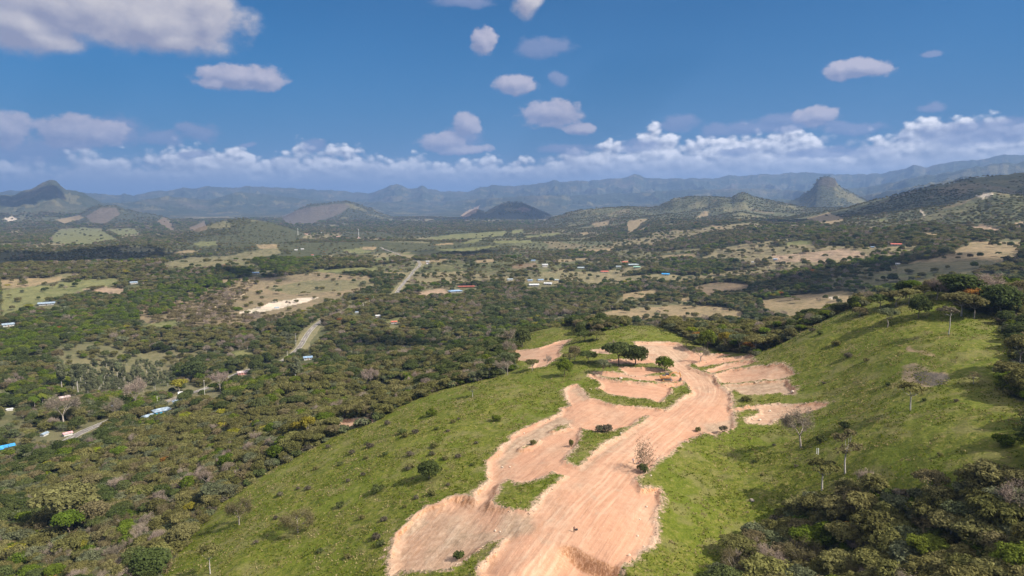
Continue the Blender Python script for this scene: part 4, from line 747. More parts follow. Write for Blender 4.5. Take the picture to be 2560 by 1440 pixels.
# ------------------------------------------------------------------ trees and shrubs one can point at
SOLO = [
 ('darku',1546,915,56,78,'large broad dark tree shading the ground behind the terraces, left half of the pair','broad_tree'),
 ('dark0',1588,914,50,66,'dark rounded tree right of the large broad tree behind the terraces','broad_tree'),
 ('bare0',1531,880,28,22,'small grey tree poking up behind the large broad tree','bare_tree'),
 ('green1',1661,929,36,46,'small green umbrella tree standing beside the dirt road above the excavator','umbrella_tree'),
 ('grey0',1503,938,38,34,'thin grey-green leaning tree on the lip of a pink terrace','leaning_tree'),
 ('green1',1411,940,42,44,'dense round green tree alone on the grass left of the terraces','round_tree'),
 ('brown1',1437,898,36,34,'brown-tinged round tree left of the large broad tree','round_tree'),
 ('olive0',1424,908,24,36,'low spreading olive tree beneath the brown-tinged tree','spreading_tree'),
 ('darku',1470,907,28,46,'low dark spreading tree between brown-tinged tree and large broad tree','spreading_tree'),
 ('darku',1462,853,24,44,'flat dark tree on the green knoll beyond the terraces','spreading_tree'),
 ('olive1',1492,850,22,40,'flat olive tree right of the dark one on the far green knoll','spreading_tree'),
 ('dark1',1452,846,34,26,'tall dark tree on the ridge behind the far knoll','tree'),
 ('dark0',1306,867,46,44,'dark full tree at the forest corner above the far left terrace','tree'),
 ('bare1',1277,866,42,32,'grey leafless tree beside the dark tree at the forest corner','bare_tree'),
 ('olive2',1331,927,29,34,'small flat-topped tree at the near edge of the far left terrace','umbrella_tree'),
 ('bare0',1367,916,26,22,'small bare sapling at the edge of the far left terrace','bare_sapling'),
 ('grey1',1269,937,58,34,'pale-trunked tree at the forest edge left of the far left terrace','pale_trunk_tree'),
 ('sparse0',1224,947,40,30,'slender pale-trunked tree at the forest edge on the ridge','pale_trunk_tree'),
 ('sparse0',1181,993,28,32,'lone thin tree with a dark shadow on the left grass slope','tree'),
 ('shrubg',1079,1040,22,30,'round dark green bush in the middle of the left grass slope','bush'),
 ('shrubg',1241,1054,19,26,'round dark green bush near the top of the left grass slope','bush'),
 ('dark1',1072,1200,44,60,'wide dark layered bush tree on the lower left grass slope','bush_tree'),
 ('bareb',598,1314,52,50,'grey-brown twiggy tree near the lower forest edge','twiggy_tree'),
 ('bareb',745,1334,44,70,'low wide grey-brown thicket tree on the lower grass slope','twiggy_tree'),
 ('sparse0',526,1437,70,52,'thin pale-trunked tree at the bottom of the grass slope','tree'),
 ('sparsep',2371,838,64,42,'tall white-trunked tree with a small pinkish flat crown on the knoll','white_trunk_tree'),
 ('grey0',2218,819,42,46,'umbrella tree with a white trunk on the left flank of the knoll','umbrella_tree'),
 ('dark0',2296,796,50,46,'compact dark tree with a black shadow near the knoll top','tree'),
 ('bare1',2341,752,42,40,'white-limbed bare tree on the knoll crest','bare_tree'),
 ('dark1',2395,745,52,100,'big deep green tree on the crest of the knoll','crest_tree'),
 ('yellow0',2352,730,26,32,'yellow-green tree left of the big deep green crest tree','yellow_tree'),
 ('bare0',2478,745,46,78,'wide pinkish bare tree right of the big deep green crest tree','bare_tree'),
 ('rust0',2438,765,36,46,'rust-coloured tree in the clump on the knoll','rust_tree'),
 ('olive1',2402,792,50,74,'broad olive tree at the front of the clump on the knoll','broad_tree'),
 ('olive3',2435,797,46,54,'second broad olive tree with a leaning trunk in the clump on the knoll','broad_tree'),
 ('dark0',2500,792,66,80,'tall dark tree at the right of the clump on the knoll','broad_tree'),
 ('darku',2200,775,32,54,'dark flat tree on the left skyline of the knoll','skyline_tree'),
 ('brown0',2240,768,34,44,'brownish tree on the skyline of the knoll, right of the dark flat one','skyline_tree'),
 ('olive2',2272,760,34,46,'olive tree on the skyline of the knoll near its top','skyline_tree'),
 ('olive0',2310,748,30,44,'olive tree on the skyline just left of the white-limbed bare tree','skyline_tree'),
 ('brown1',2150,792,22,36,'low brown tree on the lower skyline of the knoll','skyline_tree'),
 ('sparse0',2276,1026,64,62,'sparse grey-green tree in the middle of the right grass slope','tree'),
 ('sparse1',2433,962,24,30,'small brown-leaved sapling below the dry patch','sapling'),
 ('olive0',2525,964,46,56,'flat-topped tree at the right forest edge with a round shadow','umbrella_tree'),
 ('olive2',2548,925,70,60,'tall olive tree at the right forest edge beside the frame','tree'),
 ('shrubg',2510,1118,28,44,'round dark green bush on the grass above the right forest','bush'),
 ('bare0',2003,1120,84,82,'forked leafless tree with a wide crown on the right grass slope','bare_tree'),
 ('sparse1',2113,1184,96,66,'tall thin brown-leaved tree with a long pale trunk on the right grass slope','tall_tree'),
 ('sparse0',2055,1230,72,74,'thin olive tree with a dark leaning trunk above the right forest','tree'),
 ('bare0',1750,906,32,46,'grey bare tree beyond the terraces right of the dirt road','bare_tree'),
 ('olive0',1715,868,16,24,'tiny olive tree at the far right corner of the terraces','tree'),
 ('green1',1768,875,48,44,'leafy green tree behind the far terraces','tree'),
 ('yellow0',1812,874,40,34,'yellow-green tree behind the far terraces','tree'),
 ('grey1',1848,882,46,50,'grey-green pale-trunked tree behind the top pink terrace','tree'),
 ('olive3',1888,884,44,56,'full olive tree where the knoll meets the forest','tree'),
 ('shrubo',1745,1080,14,16,'small bush with yellow flowers on the road cutting','bush'),
 ('shrubb',1808,1078,14,24,'dark bush on the rubble at the outer bend of the dirt road','bush'),
 ('shrubo',1866,1003,14,26,'small dark bush on the grass below the grey terrace','bush'),
 ('tangle',1612,1182,56,46,'tangled leafless shrub tree beside the person in blue','shrub_tree'),
 ('shrubd',1607,1181,26,32,'dark bushy undergrowth at the foot of the tangled shrub tree','bush'),
 ('shrubb',1500,1080,18,32,'reddish-brown shrub at the top of the upper green island','shrub'),
 ('shrubb',1518,1081,22,30,'taller reddish-brown shrub right of its twin on the upper green island','shrub'),
 ('shrubd',1148,1400,24,30,'dark spiky bush on the gravel near the bottom of the left terrace','bush'),
 ('shrubo',1428,1118,22,14,'small yellowish bush at the left tip of the upper green island','bush'),
 ('shrubo',1331,1113,14,18,'small bush on the grey bank of the left terrace','bush'),
 ('shrubd',2005,1062,16,30,'grey-green bush above the forked leafless tree','bush'),
 ('shrubd',2110,1070,18,28,'dark bush alone on the grass right of the grey-green one','bush'),
 ('shrubd',2052,1108,20,26,'dark low bush between the two tall trees on the right slope','bush'),
 ('yellow0',770,1098,52,34,'bright yellow-green tree at the edge of the forest below the left slope','bright_tree'),
 ('yellow0',742,1098,40,28,'smaller bright yellow-green tree left of its twin below the left slope','bright_tree'),
 ('orange0',2128,1345,34,34,'orange-flowering tree in near right forest','flowering_tree'),
 ('green1',2062,1385,66,66,'vivid green tree in the near right forest beneath the orange blossoms','vivid_tree'),
 ('green0',175,1345,52,60,'vivid green tree in the lower left forest','vivid_tree'),
 ('olive1',168,1315,80,116,'large layered olive tree standing above the lower left forest','layered_tree'),
 ('brown1',238,1318,56,64,'brown-leaved tree right of the large layered tree in the lower left forest','brown_tree'),
 ('bare1',925,960,34,42,'pinkish leafless tree alone in the forest above the left slope','bare_tree'),
 ('bare1',343,1020,60,46,'grey leafless tree above the highway in the village','bare_tree'),
 ('bare0',282,1045,42,40,'white-limbed leafless tree beside the village road','bare_tree'),
 ('bare1',160,1062,58,60,'wide brown leafless tree left of the village road','bare_tree'),
 ('dark1',485,952,44,58,'dense dark green tree in the village','tree'),
 ('bare1',552,980,44,36,'grey leafless tree beside the village field','bare_tree'),
 ('yellow0',448,985,32,36,'yellow tree beside the highway in the village','yellow_tree'),
 ('dark0',460,1012,28,32,'round dark tree standing over the highway','tree'),
 ('palm',88,1028,28,26,'palm in the village, leftmost of two','palm'),('palm',108,1020,28,26,'palm in the village, right of the other palm','palm'),
 ('tall1',740,960,62,30,'feathery tall grey-green tree beside the pink-roofed house','tall_tree'),
 ('tall0',157,985,60,26,'pale dead-straight trunked tree at the left end of the tall grove','tall_tree'),
 ('tall0',196,985,62,26,'white-trunked tall tree just right of the left end of the tall grove','tall_tree'),
]
for s_ in SOLO:
    tree_px(s_[0], s_[1], s_[2], s_[3], s_[4], s_[5], s_[6], 'bush' if ('bush' in s_[6] or s_[6] == 'shrub') else 'palm' if s_[6] == 'palm' else 'tree', tilt=.3 if 'leaning' in s_[6] else 0)
SMALL = [(968,1062,20),(1006,1085,24),(1013,1094,20),(1038,1085,20),(925,1120,22),(1092,1075,14),(1133,1058,16),(1147,1050,10),(1120,1080,12),(916,1112,14),(1085,1120,22),(1080,1140,18),(1025,1140,22),(963,1140,16),(1112,1150,20),(1145,1145,18),(908,1190,14),(944,1230,34),(1028,1170,22),(1020,1178,18),(1120,1215,12),(988,1215,12),(1080,1240,24),(960,1305,20),(940,1350,26),(952,1365,24),(1012,1270,14),(820,1120,16),(880,1135,18),(850,1165,18),(790,1175,16),(770,1225,18),(700,1240,18),(850,1270,24),(905,1300,18),(690,1300,14),(640,1360,14),(800,1380,18),(870,1400,20),(745,1225,12),(1190,1110,12),(1180,1165,12),(915,1148,16),(870,1205,14),(1040,1250,16),(2310,1005,12),(2165,905,16),(2120,895,22),(2030,830,18),(2050,838,16),(2090,865,22),(1990,1170,12),(1935,1115,10),(2220,965,14),(2350,1140,14),(2390,1005,12),(2060,960,10),(1885,1160,12),(1905,1190,10)]
def sized(i):
    px, py, w_ = SMALL[i]; k = ('shrubb', 'shrubd', 'shrubo', 'shrubb')[i % 4]
    row = ('upper' if py < 1120 else 'middle' if py < 1230 else 'lower') if px < 1500 else ('upper' if py < 920 else 'lower')
    return {'shrubb': 'grey-brown bush', 'shrubd': 'dark green bush', 'shrubo': 'olive bush'}[k] + ' on the %s part of the %s grass slope' % (row, 'left' if px < 1500 else 'right')
def uniq0(base, xs):
    ORD = ['leftmost', 'second', 'third', 'fourth', 'fifth', 'sixth', 'seventh', 'eighth', 'ninth', 'tenth', 'eleventh', 'twelfth']; out = list(base); grp = {}
    for k, b_ in enumerate(base): grp.setdefault(b_, []).append(k)
    for b_, ks in grp.items():
        if len(ks) > 1:
            for q, k in enumerate(sorted(ks, key=lambda k: xs[k])): out[k] = b_ + (', leftmost' if q == 0 else ', rightmost' if q == len(ks) - 1 else ', %s from left' % ORD[min(q, 11)])
    return out
BL = uniq0([sized(i) for i in range(len(SMALL))], [b_[0] for b_ in SMALL])
for i, (px, py, w_) in enumerate(SMALL):
    k = ('shrubb', 'shrubd', 'shrubo', 'shrubb')[i % 4]
    tree_px(k, px, py, w_ * .62, w_, BL[i], 'small_bush', 'bush', 'small bushes scattered over the grass slopes')

# ------------------------------------------------------------------ forest: candidate stems over the whole valley
def candidates():
    out = []
    for (r0, r1, sp, sc) in [(105, 650, 4.5, .70), (650, 1500, 6.3, .76), (1500, 2800, 9.2, .88), (2800, 4600, 13.0, 1.05), (4600, 6800, 23.0, 1.6)]:
        nx = int(2 * r1 / sp); X, Y = np.meshgrid(np.arange(-nx // 2, nx // 2) * sp, np.arange(0, int(r1 / sp)) * sp)
        X = (X + rng.uniform(-.45, .45, X.shape) * sp).ravel(); Y = (Y + rng.uniform(-.45, .45, Y.shape) * sp).ravel(); r = np.hypot(X, Y); a = np.abs(np.arctan2(X, Y))
        m = (r >= r0) & (r < r1) & (a < R(39.5)); X, Y = X[m], Y[m]; out.append(np.c_[X, Y, np.full(len(X), sc)])
    return np.vstack(out)
CD = candidates(); cx, cy, cs = CD.T; ri, ci = grid_idx(cx, cy)
cz = GZ[ri, ci]; cr = np.hypot(cx, cy)
vis = (cz + 13 * cs - CAMH) / cr > RUNMAX[np.maximum(ri - 1, 0), ci] - .0008
ppx, ppy = project(cx, cy, cz)
ok = vis & ~lush[ri, ci] & ~TINT_OK[ri, ci] & (SDg[ri, ci] < -1.0)
ok &= ~((HD.reshape(GX.shape)[ri, ci] < 7.5))
ok &= ~((ppx > 835) & (ppx < 940) & (ppy > 1042) & (ppy < 1100))
sceneclear = (cr < 620) & (ppy > 1700); ok &= ~sceneclear
# some trees stand in the fields; scrub thins out in places
pt = TINT_OK[ri, ci] & vis & (rng.random(len(cx)) < np.where(cr < 1500, .03, .010)) & (SDg[ri, ci] < -1) & (HD.reshape(GX.shape)[ri, ci] > 9) & (cr > 450)
reed = inside(ppx, ppy, [(340,770),(450,735),(600,702),(640,710),(560,790),(740,792),(620,812),(480,818),(350,805)]) & TINT_OK[ri, ci] & vis & (rng.random(len(cx)) < .42)
thin = fbm(cx / 170, cy / 170, 3, 91); gap = (thin > np.where(cr < 950, .42, .28)) & (cr > 480) & (rng.random(len(cx)) < .75); far_gap = (fbm(cx / 420, cy / 300, 3, 92) > .15) & (cr > 1200) & (rng.random(len(cx)) < .85)
ok &= ~gap & ~far_gap; ok |= pt | reed
hl = (KIND[ri, ci] == 1) & (cr > 1700); ok &= ~(hl & (rng.random(len(cx)) < .25))
# fields stay open to view: low hedges only along their near edge
hp_ = cs * 7.5 / cr * FPX; cov = np.zeros(len(cx), bool); mid = ppy - hp_ * .6
for P, c_ in FIELDS:
    P = np.array(P, float); k = np.where((cr > 700) & (ppx > P[:, 0].min()) & (ppx < P[:, 0].max()) & (mid > P[:, 1].min() - 1) & (mid < P[:, 1].max() + 1))[0]
    if len(k): cov[k] |= inside(ppx[k], mid[k], P)
ok &= ~(cov & ~pt & ~reed & (rng.random(len(cx)) < .9))
HOUSES = [(1138,731,32,'blue','white',.35),(1166,719,40,'red','orange',.1),(1362,668,14,'white','white',.2),(1452,672,16,'grey','white',.1),(1511,682,18,'red','white',.2),(1562,658,14,'red','grey',.3),(1583,664,24,'grey','grey',.2),(1546,669,12,'grey','white',.1),(1664,689,18,'azure','white',.0),
 (1275,703,13,'grey','white',.2),(1325,704,12,'blue','white',.1),(1351,704,14,'blue','white',.3),(1335,716,24,'white','white',.1),(1370,712,19,'white','white',-.1),(1391,703,11,'grey','white',.2),(1333,654,10,'blue','white',.1),(1592,671,16,'green','grey',.1),(2240,614,20,'red','white',.1),(1938,652,9,'blue','white',.1),(2181,620,7,'blue','white',.1),(2244,662,9,'white','white',.1),(1882,657,6,'white','white',0),
 (117,764,28,'ice','white',-.1),(335,711,15,'ice','white',.1),(640,685,16,'blue','white',.1),(20,816,20,'ice','white',.2),(162,1002,19,'pinkgrey','pink',.1),(405,1033,34,'ice','azure',.3),(373,1048,24,'ice','white',.5),(450,1010,28,'ice','white',.2),(111,1090,15,'ice','white',.9),(169,1089,17,'pink','white',.3),(12,1128,32,'azure','white',.2),(24,1027,11,'white','white',.1),
 (681,948,28,'salmon','white',.3),(770,900,20,'blue','white',.1),(692,772,10,'ice','white',.1),(985,809,15,'red','white',.1),(892,783,9,'ice','white',.1),(945,794,12,'white','white',.1),(740,627,7,'white','white',.1),(756,625,7,'white','white',.1),(781,640,6,'red','white',.1),(845,593,7,'salmon','white',.1),(765,587,8,'salmon','white',.1),(915,579,6,'white','orange',.1),(990,641,6,'white','white',.1),(1069,657,9,'white','grey',.1),(605,938,20,'pinkgrey','pink',.2),(897,597,6,'salmon','white',.1),(800,583,7,'white','white',.1),(1826,545,4,'white','white',.1),(284,1018,10,'ice','white',.2)]
HP = [at(h[0], h[1]) for h in HOUSES]
for h, p in zip(HOUSES, HP):
    wd = h[2] * p[3] / FPX; dirx, diry = p[0] / math.hypot(p[0], p[1]), p[1] / math.hypot(p[0], p[1]); L = (cx - p[0]) * dirx + (cy - p[1]) * diry; T_ = (cx - p[0]) * -diry + (cy - p[1]) * dirx
    sight = min(75, 26 + p[3] * .028); ok &= ~((np.abs(T_) < wd * .62 + 3.5) & (L > -sight) & (L < wd * .5 + 5))
for s_ in SOLO:                                    # keep room round the single trees
    if s_[1] < 1180 or s_[1] > 1900 or s_[2] < 900:
        x, y, z, d = at(s_[1], s_[2]); ok &= ~(np.hypot(cx - x, cy - y) < .33 * s_[4] * d / FPX + 1.0)
hwlook = segdist(cx, cy - 0, HW, False); HWi = np.array([np.argmin(np.hypot(HW[:, 0] - a, HW[:, 1] - b)) for a, b in zip(cx[(hwlook < 40) & ok], cy[(hwlook < 40) & ok])]) if ((hwlook < 40) & ok).any() else []
mk = np.where((hwlook < 40) & ok)[0]; near_side = np.hypot(HW[HWi, 0], HW[HWi, 1]) > cr[mk] if len(mk) else []
open_seg = (ppy[mk] < 745) | ((ppy[mk] > 815) & (ppy[mk] < 885)) | ((ppx[mk] < 560) & (ppy[mk] > 950))
ok[mk[near_side & open_seg & (hwlook[mk] < 20)]] = False
cx, cy, cz, cr, cs, ppx, ppy, reed = cx[ok], cy[ok], cz[ok], cr[ok], cs[ok], ppx[ok], ppy[ok], reed[ok]
N = len(cx)
# kinds by patches
KEYS = ['full0','full1','full2','full3','olive1','oliver1','dark0','dark1','darku','green0','green1','yellow0','fullg0','fullg1','tall0','tall1','brown0','brown1','bare0','bare1','bareb','rust0','palm']
fam = {'olive': [0,1,2,3,4,5], 'dark': [6,7,8], 'green': [9,10], 'yellow': [11], 'grey': [12,13], 'tall': [14,15], 'brown': [16,17], 'bare': [18,19,20], 'rust': [21], 'palm': [22]}
g = fbm(cx / 90, cy / 90, 3, 81); g2_ = fbm(cx / 60, cy / 60, 3, 82); g3_ = fbm(cx / 300, cy / 300, 2, 83); u = rng.random(N)
FAM = np.full(N, 'olive', dtype='<U6')
wet = (cr > 480) & (g3_ > -.15)
FAM[(u < .16)] = 'grey'; FAM[(u > .16) & (u < .28)] = 'brown'; FAM[(u > .28) & (u < .32)] = 'bare'
FAM[(g > .12) & (u > .45)] = 'dark'; FAM[(g > .25) & (u > .6) & wet] = 'green'; FAM[(u > .955)] = 'green'; FAM[(g2_ > .32) & (u > .25) & (u < .55)] = 'bare'; FAM[(u > .985)] = 'yellow'; FAM[(u > .9965)] = 'rust'
FAM[wet & (u > np.where(cr > 1200, .90, .76)) & (g <= .12)] = 'dark'; FAM[(cr > 1500) & (FAM == 'dark') & (u < .9) & (u > .5)] = 'grey'
hl = hl[ok]; FAM[hl & np.isin(FAM, ['dark', 'green'])] = 'grey'; FAM[reed & (u < .55)] = 'brown'; FAM[reed & (u >= .55)] = 'bare'
grove = inside(ppx, ppy, [(150,985),(200,930),(330,905),(430,915),(440,975),(330,990),(210,990)]); FAM[grove] = 'tall'
lg = inside(ppx, ppy, [(250,790),(330,740),(560,690),(650,650),(760,640),(770,670),(640,700),(480,760),(380,800),(260,830),(120,900),(0,900),(0,840),(150,830)]); FAM[lg & (u > .25)] = np.where(u[lg & (u > .25)] > .6, 'green', 'dark')
KIND_I = np.array([fam[f][int(q * 7919) % len(fam[f])] for f, q in zip(FAM, u)])
SCL = cs * rng.uniform(.66, 1.25, N) * np.where(hl, .68, 1) * np.where(FAM == 'tall', .75, 1) * np.where(cr < 260, 1.05, np.where(cr < 420, .88, 1.0)); SCL[rng.random(N) < .04] *= 1.35
ROT = rng.uniform(0, 6.28, N)
inframe = (ppx > -60) & (ppx < 2620) & (ppy < 1560)
size_px = np.where(inframe, SCL * 9 / np.hypot(cr, CAMH - cz) * FPX, 0)
order = np.argsort(-size_px); solo_i = order[:300]; rest = np.setdiff1d(np.arange(N), solo_i)
_cnt = {}
WH = [(1500, 9999, [(1750, 2000, 'at left in near right forest'), (2000, 2200, 'mid-left in near right forest'), (2200, 2400, 'mid-right in near right forest'), (2400, 9999, 'at far right in near right forest')]),
      (-999, 1500, [(-999, 130, 'at far left in near left forest'), (130, 300, 'at left in near left forest'), (300, 500, 'mid-way in near left forest'), (500, 1500, 'at grass edge of near left forest')])]
def where(i):
    x = ppx[i]; y = ppy[i]; q = [w_ for a, b, L in WH if a <= x < b for c0, c1, w_ in L if c0 <= x < c1] or ['at the near edge of the forest']
    return q[0] + (', bottom edge' if y > 1430 else ', front rows' if y > 1330 else ', middle rows' if y > 1230 else ', back rows')
side_old = lambda i: 'in the near right forest below the knoll' if ppx[i] > 1500 else 'in the near left forest below the grass hill'
DESC = {'olive': 'dull olive tree', 'grey': 'grey-green tree', 'brown': 'brown-leaved tree', 'bare': 'leafless twiggy tree', 'dark': 'dark green tree', 'green': 'green tree', 'yellow': 'yellow-green tree', 'tall': 'tall slim tree', 'rust': 'rust-leaved tree', 'palm': 'palm'}
def uniq(base, xs):
    """number the ones that look alike from left to right"""
    ORD = ['leftmost', 'second', 'third', 'fourth', 'fifth', 'sixth', 'seventh', 'eighth', 'ninth', 'tenth', 'eleventh', 'twelfth', 'thirteenth', 'fourteenth', 'fifteenth', 'sixteenth', 'seventeenth', 'eighteenth']; out = list(base); grp = {}
    for k, b_ in enumerate(base): grp.setdefault(b_, []).append(k)
    for b_, ks in grp.items():
        if len(ks) > 1:
            for q, k in enumerate(sorted(ks, key=lambda k: xs[k])): out[k] = b_ + (', leftmost' if q == 0 else ', rightmost' if q == len(ks) - 1 else ', %s from left' % ORD[min(q, 17)])
    return out
TL = uniq([('big ' if SCL[i] > .86 else 'small ' if SCL[i] < .6 else '') + DESC[FAM[i]] + ' ' + where(i) for i in solo_i], [ppx[i] for i in solo_i]); TL = dict(zip(solo_i, TL))
for i in solo_i:
    put_tree(KEYS[KIND_I[i]], cx[i], cy[i], cz[i] - .15, (SCL[i], SCL[i], SCL[i] * rng.uniform(.85, 1.1)), ROT[i], 'forest_tree', TL[i], 'tree', 'trees of the near forest')
print('forest', N, 'rest', len(rest), 'solo far', size_px[solo_i].min())
# the rest of the wood is one scattered mass: one object, stems instanced on its points
def forest_stuff(idx, name, label):
    me = bpy.data.meshes.new(name); me.vertices.add(len(idx)); me.vertices.foreach_set('co', np.c_[cx[idx], cy[idx], cz[idx] - .2].astype(np.float32).ravel())
    add_attr(me, 'kind_i', 'INT', KIND_I[idx]); add_attr(me, 'scl', 'FLOAT', SCL[idx]); add_attr(me, 'rotz', 'FLOAT', ROT[idx]); me.update()
    o = bpy.data.objects.new(name, me); COL.objects.link(o); o['kind'] = 'stuff'; o['label'] = label; o['category'] = 'forest'
    g = bpy.data.node_groups.new('scatter_trees', 'GeometryNodeTree'); g.interface.new_socket('Geometry', in_out='INPUT', socket_type='NodeSocketGeometry'); g.interface.new_socket('Geometry', in_out='OUTPUT', socket_type='NodeSocketGeometry')
    n = NT(g); gi = n.new('NodeGroupInput'); go = n.new('NodeGroupOutput'); jn = n.new('GeometryNodeJoinGeometry')
    def nat(nm, dt):
        a = n.new('GeometryNodeInputNamedAttribute'); a.data_type = dt; a.inputs[0].default_value = nm; return a.outputs[0]
    ki = nat('kind_i', 'INT'); sc_ = nat('scl', 'FLOAT'); rz = nat('rotz', 'FLOAT'); rv = n.new('ShaderNodeCombineXYZ'); n.put(rv.inputs[2], rz); m2p = n.new('GeometryNodeMeshToPoints'); n.l.new(gi.outputs[0], m2p.inputs[0])
    for k, key in enumerate(KEYS):
        holder = bpy.data.objects.new('crown', PROTO[key]['crown'])
        for part in ('crown', 'trunk'):
            if part == 'trunk' and not key.startswith(('tall', 'bare', 'palm')): continue
            src = bpy.data.objects.new('source_' + part, PROTO[key][part])
            oi = n.new('GeometryNodeObjectInfo'); oi.inputs[0].default_value = src; oi.transform_space = 'ORIGINAL'
            cmp_ = n.new('FunctionNodeCompare'); cmp_.data_type = 'INT'; cmp_.operation = 'EQUAL'; n.l.new(ki, cmp_.inputs[2]); cmp_.inputs[3].default_value = k
            ip = n.new('GeometryNodeInstanceOnPoints'); n.l.new(m2p.outputs[0], ip.inputs['Points']); n.l.new(cmp_.outputs[0], ip.inputs['Selection']); n.l.new(oi.outputs['Geometry'], ip.inputs['Instance'])
            n.l.new(rv.outputs[0], ip.inputs['Rotation']); n.l.new(sc_, ip.inputs['Scale']); n.l.new(ip.outputs[0], jn.inputs[0])
    n.l.new(jn.outputs[0], go.inputs[0]); md = o.modifiers.new('scatter', 'NODES'); md.node_group = g; return o
forest_stuff(rest, 'forest', 'dry woodland covering the slopes and the valley floor')
# undergrowth between the near stems
_k = 2.6; X_, Y_ = np.meshgrid(np.arange(-420, 420, _k), np.arange(60, 520, _k)); X_ = (X_ + rng.uniform(-1.2, 1.2, X_.shape)).ravel(); Y_ = (Y_ + rng.uniform(-1.2, 1.2, Y_.shape)).ravel(); r_ = np.hypot(X_, Y_)
_m = (r_ > 110) & (r_ < 500) & (np.abs(np.arctan2(X_, Y_)) < R(39.5)); X_, Y_, r_ = X_[_m], Y_[_m], r_[_m]; _i, _j = grid_idx(X_, Y_); Z_ = GZ[_i, _j]
_m = ~lush[_i, _j] & (SDg[_i, _j] < -1) & ~TINT_OK[_i, _j] & ((Z_ + 6 - CAMH) / r_ > RUNMAX[_i, _j] - .001) & (HD.reshape(GX.shape)[_i, _j] > 9) & (rng.random(len(X_)) < .8)
cx, cy, cz = X_[_m], Y_[_m], Z_[_m]; KEYS = ['shrubd', 'shrubo', 'shrubb', 'shrubg', 'shrubo2', 'shrubr']; _u = rng.random(len(cx)); KIND_I = np.where(_u < .2, 0, np.where(_u < .48, 1, np.where(_u < .62, 2, np.where(_u < .72, 3, np.where(_u < .92, 4, 5))))); SCL = rng.uniform(.9, 2.2, len(cx)); ROT = rng.uniform(0, 6.28, len(cx))
forest_stuff(np.arange(len(cx)), 'undergrowth', 'scrub filling the gaps between the near forest trees')
# ------------------------------------------------------------------ tall grass and rubble
def grass_and_rubble():
    r = np.random.default_rng(3); n = 170000; x = r.uniform(-230, 300, n); y = r.uniform(95, 470, n); i, j = grid_idx(x, y); rad = np.hypot(x, y)
    k = lush[i, j] & (SDg[i, j] < -.5) & VIS[i, j] & (np.abs(np.arctan2(x, y)) < R(40)) & (r.random(n) < np.clip(260 / rad, .35, 1)) & (fbm(x / 9, y / 9, 3, 55) > -.22); x, y, i, j = x[k], y[k], i[k], j[k]
    z = GZ[i, j]; n = len(x); C = np.repeat(np.c_[x, y, z + .16], 3, 0) + r.normal(size=(3 * n, 3)) * [.28, .28, .05]; N_ = r.normal(size=(3 * n, 3)) * [1, 1, .55]; N_[:, 2] += .35
    V, Fq = leaves(C, N_, .24, 1.0, r); dry = np.clip(fbm(x / 3, y / 3, 3, 56) * 1.3 + .45 + .35 * fbm(x / 25, y / 25, 2, 57) + r.normal(size=n) * .2, 0, 1)
    me = mesh_from('tall_grass', V, Fq, False); add_attr(me, 'shade', 'FLOAT', np.repeat(r.uniform(.85, 1.3, 3 * n), 4)); add_attr(me, 'dry', 'FLOAT', np.repeat(dry, 12))
    m = bpy.data.materials.new('grass_blades'); m.use_nodes = True; q = NT(m.node_tree); q.n.clear(); out = q.new('ShaderNodeOutputMaterial'); d = q.new('ShaderNodeBsdfDiffuse'); t = q.new('ShaderNodeBsdfTranslucent'); mx = q.new('ShaderNodeMixShader'); mx.inputs[0].default_value = .3
    c = ramp(q, attr(q, 'dry'), [(0, (.072, .096, .007)), (.40, (.108, .120, .012)), (.65, (.17, .152, .045)), (1, (.26, .21, .105))]); sh = attr(q, 'shade'); c = q.mix(1, c, q.comb(sh, sh, sh), 'MULTIPLY')
    q.put(d.inputs[0], c); q.put(t.inputs[0], c); q.l.new(d.outputs[0], mx.inputs[1]); q.l.new(t.outputs[0], mx.inputs[2]); q.l.new(mx.outputs[0], out.inputs[0]); me.materials.append(m)
    o = bpy.data.objects.new('tall_grass', me); COL.objects.link(o); o['kind'] = 'stuff'; o['label'] = 'tufts of green and dry grass over the hill'; o['category'] = 'grass'
    # rubble
    n = 60000; x = r.uniform(-120, 240, n); y = r.uniform(110, 470, n); i, j = grid_idx(x, y); s = SDg[i, j]; k = (s > -1.2) & (s < 1.3) & (r.random(n) < .25 + .6 * (fbm(x / 6, y / 6, 2, 58) > .12)); x, y = x[k][:4200], y[k][:4200]; i, j = grid_idx(x, y); n = len(x)
    a = (1 + 5 ** .5) / 2; ico = np.array([(-1, a, 0), (1, a, 0), (-1, -a, 0), (1, -a, 0), (0, -1, a), (0, 1, a), (0, -1, -a), (0, 1, -a), (a, 0, -1), (a, 0, 1), (-a, 0, -1), (-a, 0, 1)]) / 1.9
    fc = np.array([(0, 11, 5), (0, 5, 1), (0, 1, 7), (0, 7, 10), (0, 10, 11), (1, 5, 9), (5, 11, 4), (11, 10, 2), (10, 7, 6), (7, 1, 8), (3, 9, 4), (3, 4, 2), (3, 2, 6), (3, 6, 8), (3, 8, 9), (4, 9, 5), (2, 4, 11), (6, 2, 10), (8, 6, 7), (9, 8, 1)])
    s = r.lognormal(-1.9, .45, (n, 1, 1)) * r.uniform(.6, 1.4, (n, 1, 3)); V = ico[None] * (1 + r.normal(size=(n, 12, 1)) * .16) * s + np.c_[x, y, GZ[i, j] + .03][:, None]
    me = mesh_from('rubble', V.reshape(-1, 3), (fc[None] + np.arange(n)[:, None, None] * 12).reshape(-1, 3), False); me.materials.append(flat_mat('rubble_stone', (.31, .225, .16), .9, .35, .6))
    o = bpy.data.objects.new('rubble', me); COL.objects.link(o); o['kind'] = 'stuff'; o['label'] = 'loose stones along the edges of the cuttings'; o['category'] = 'rubble'
grass_and_rubble()

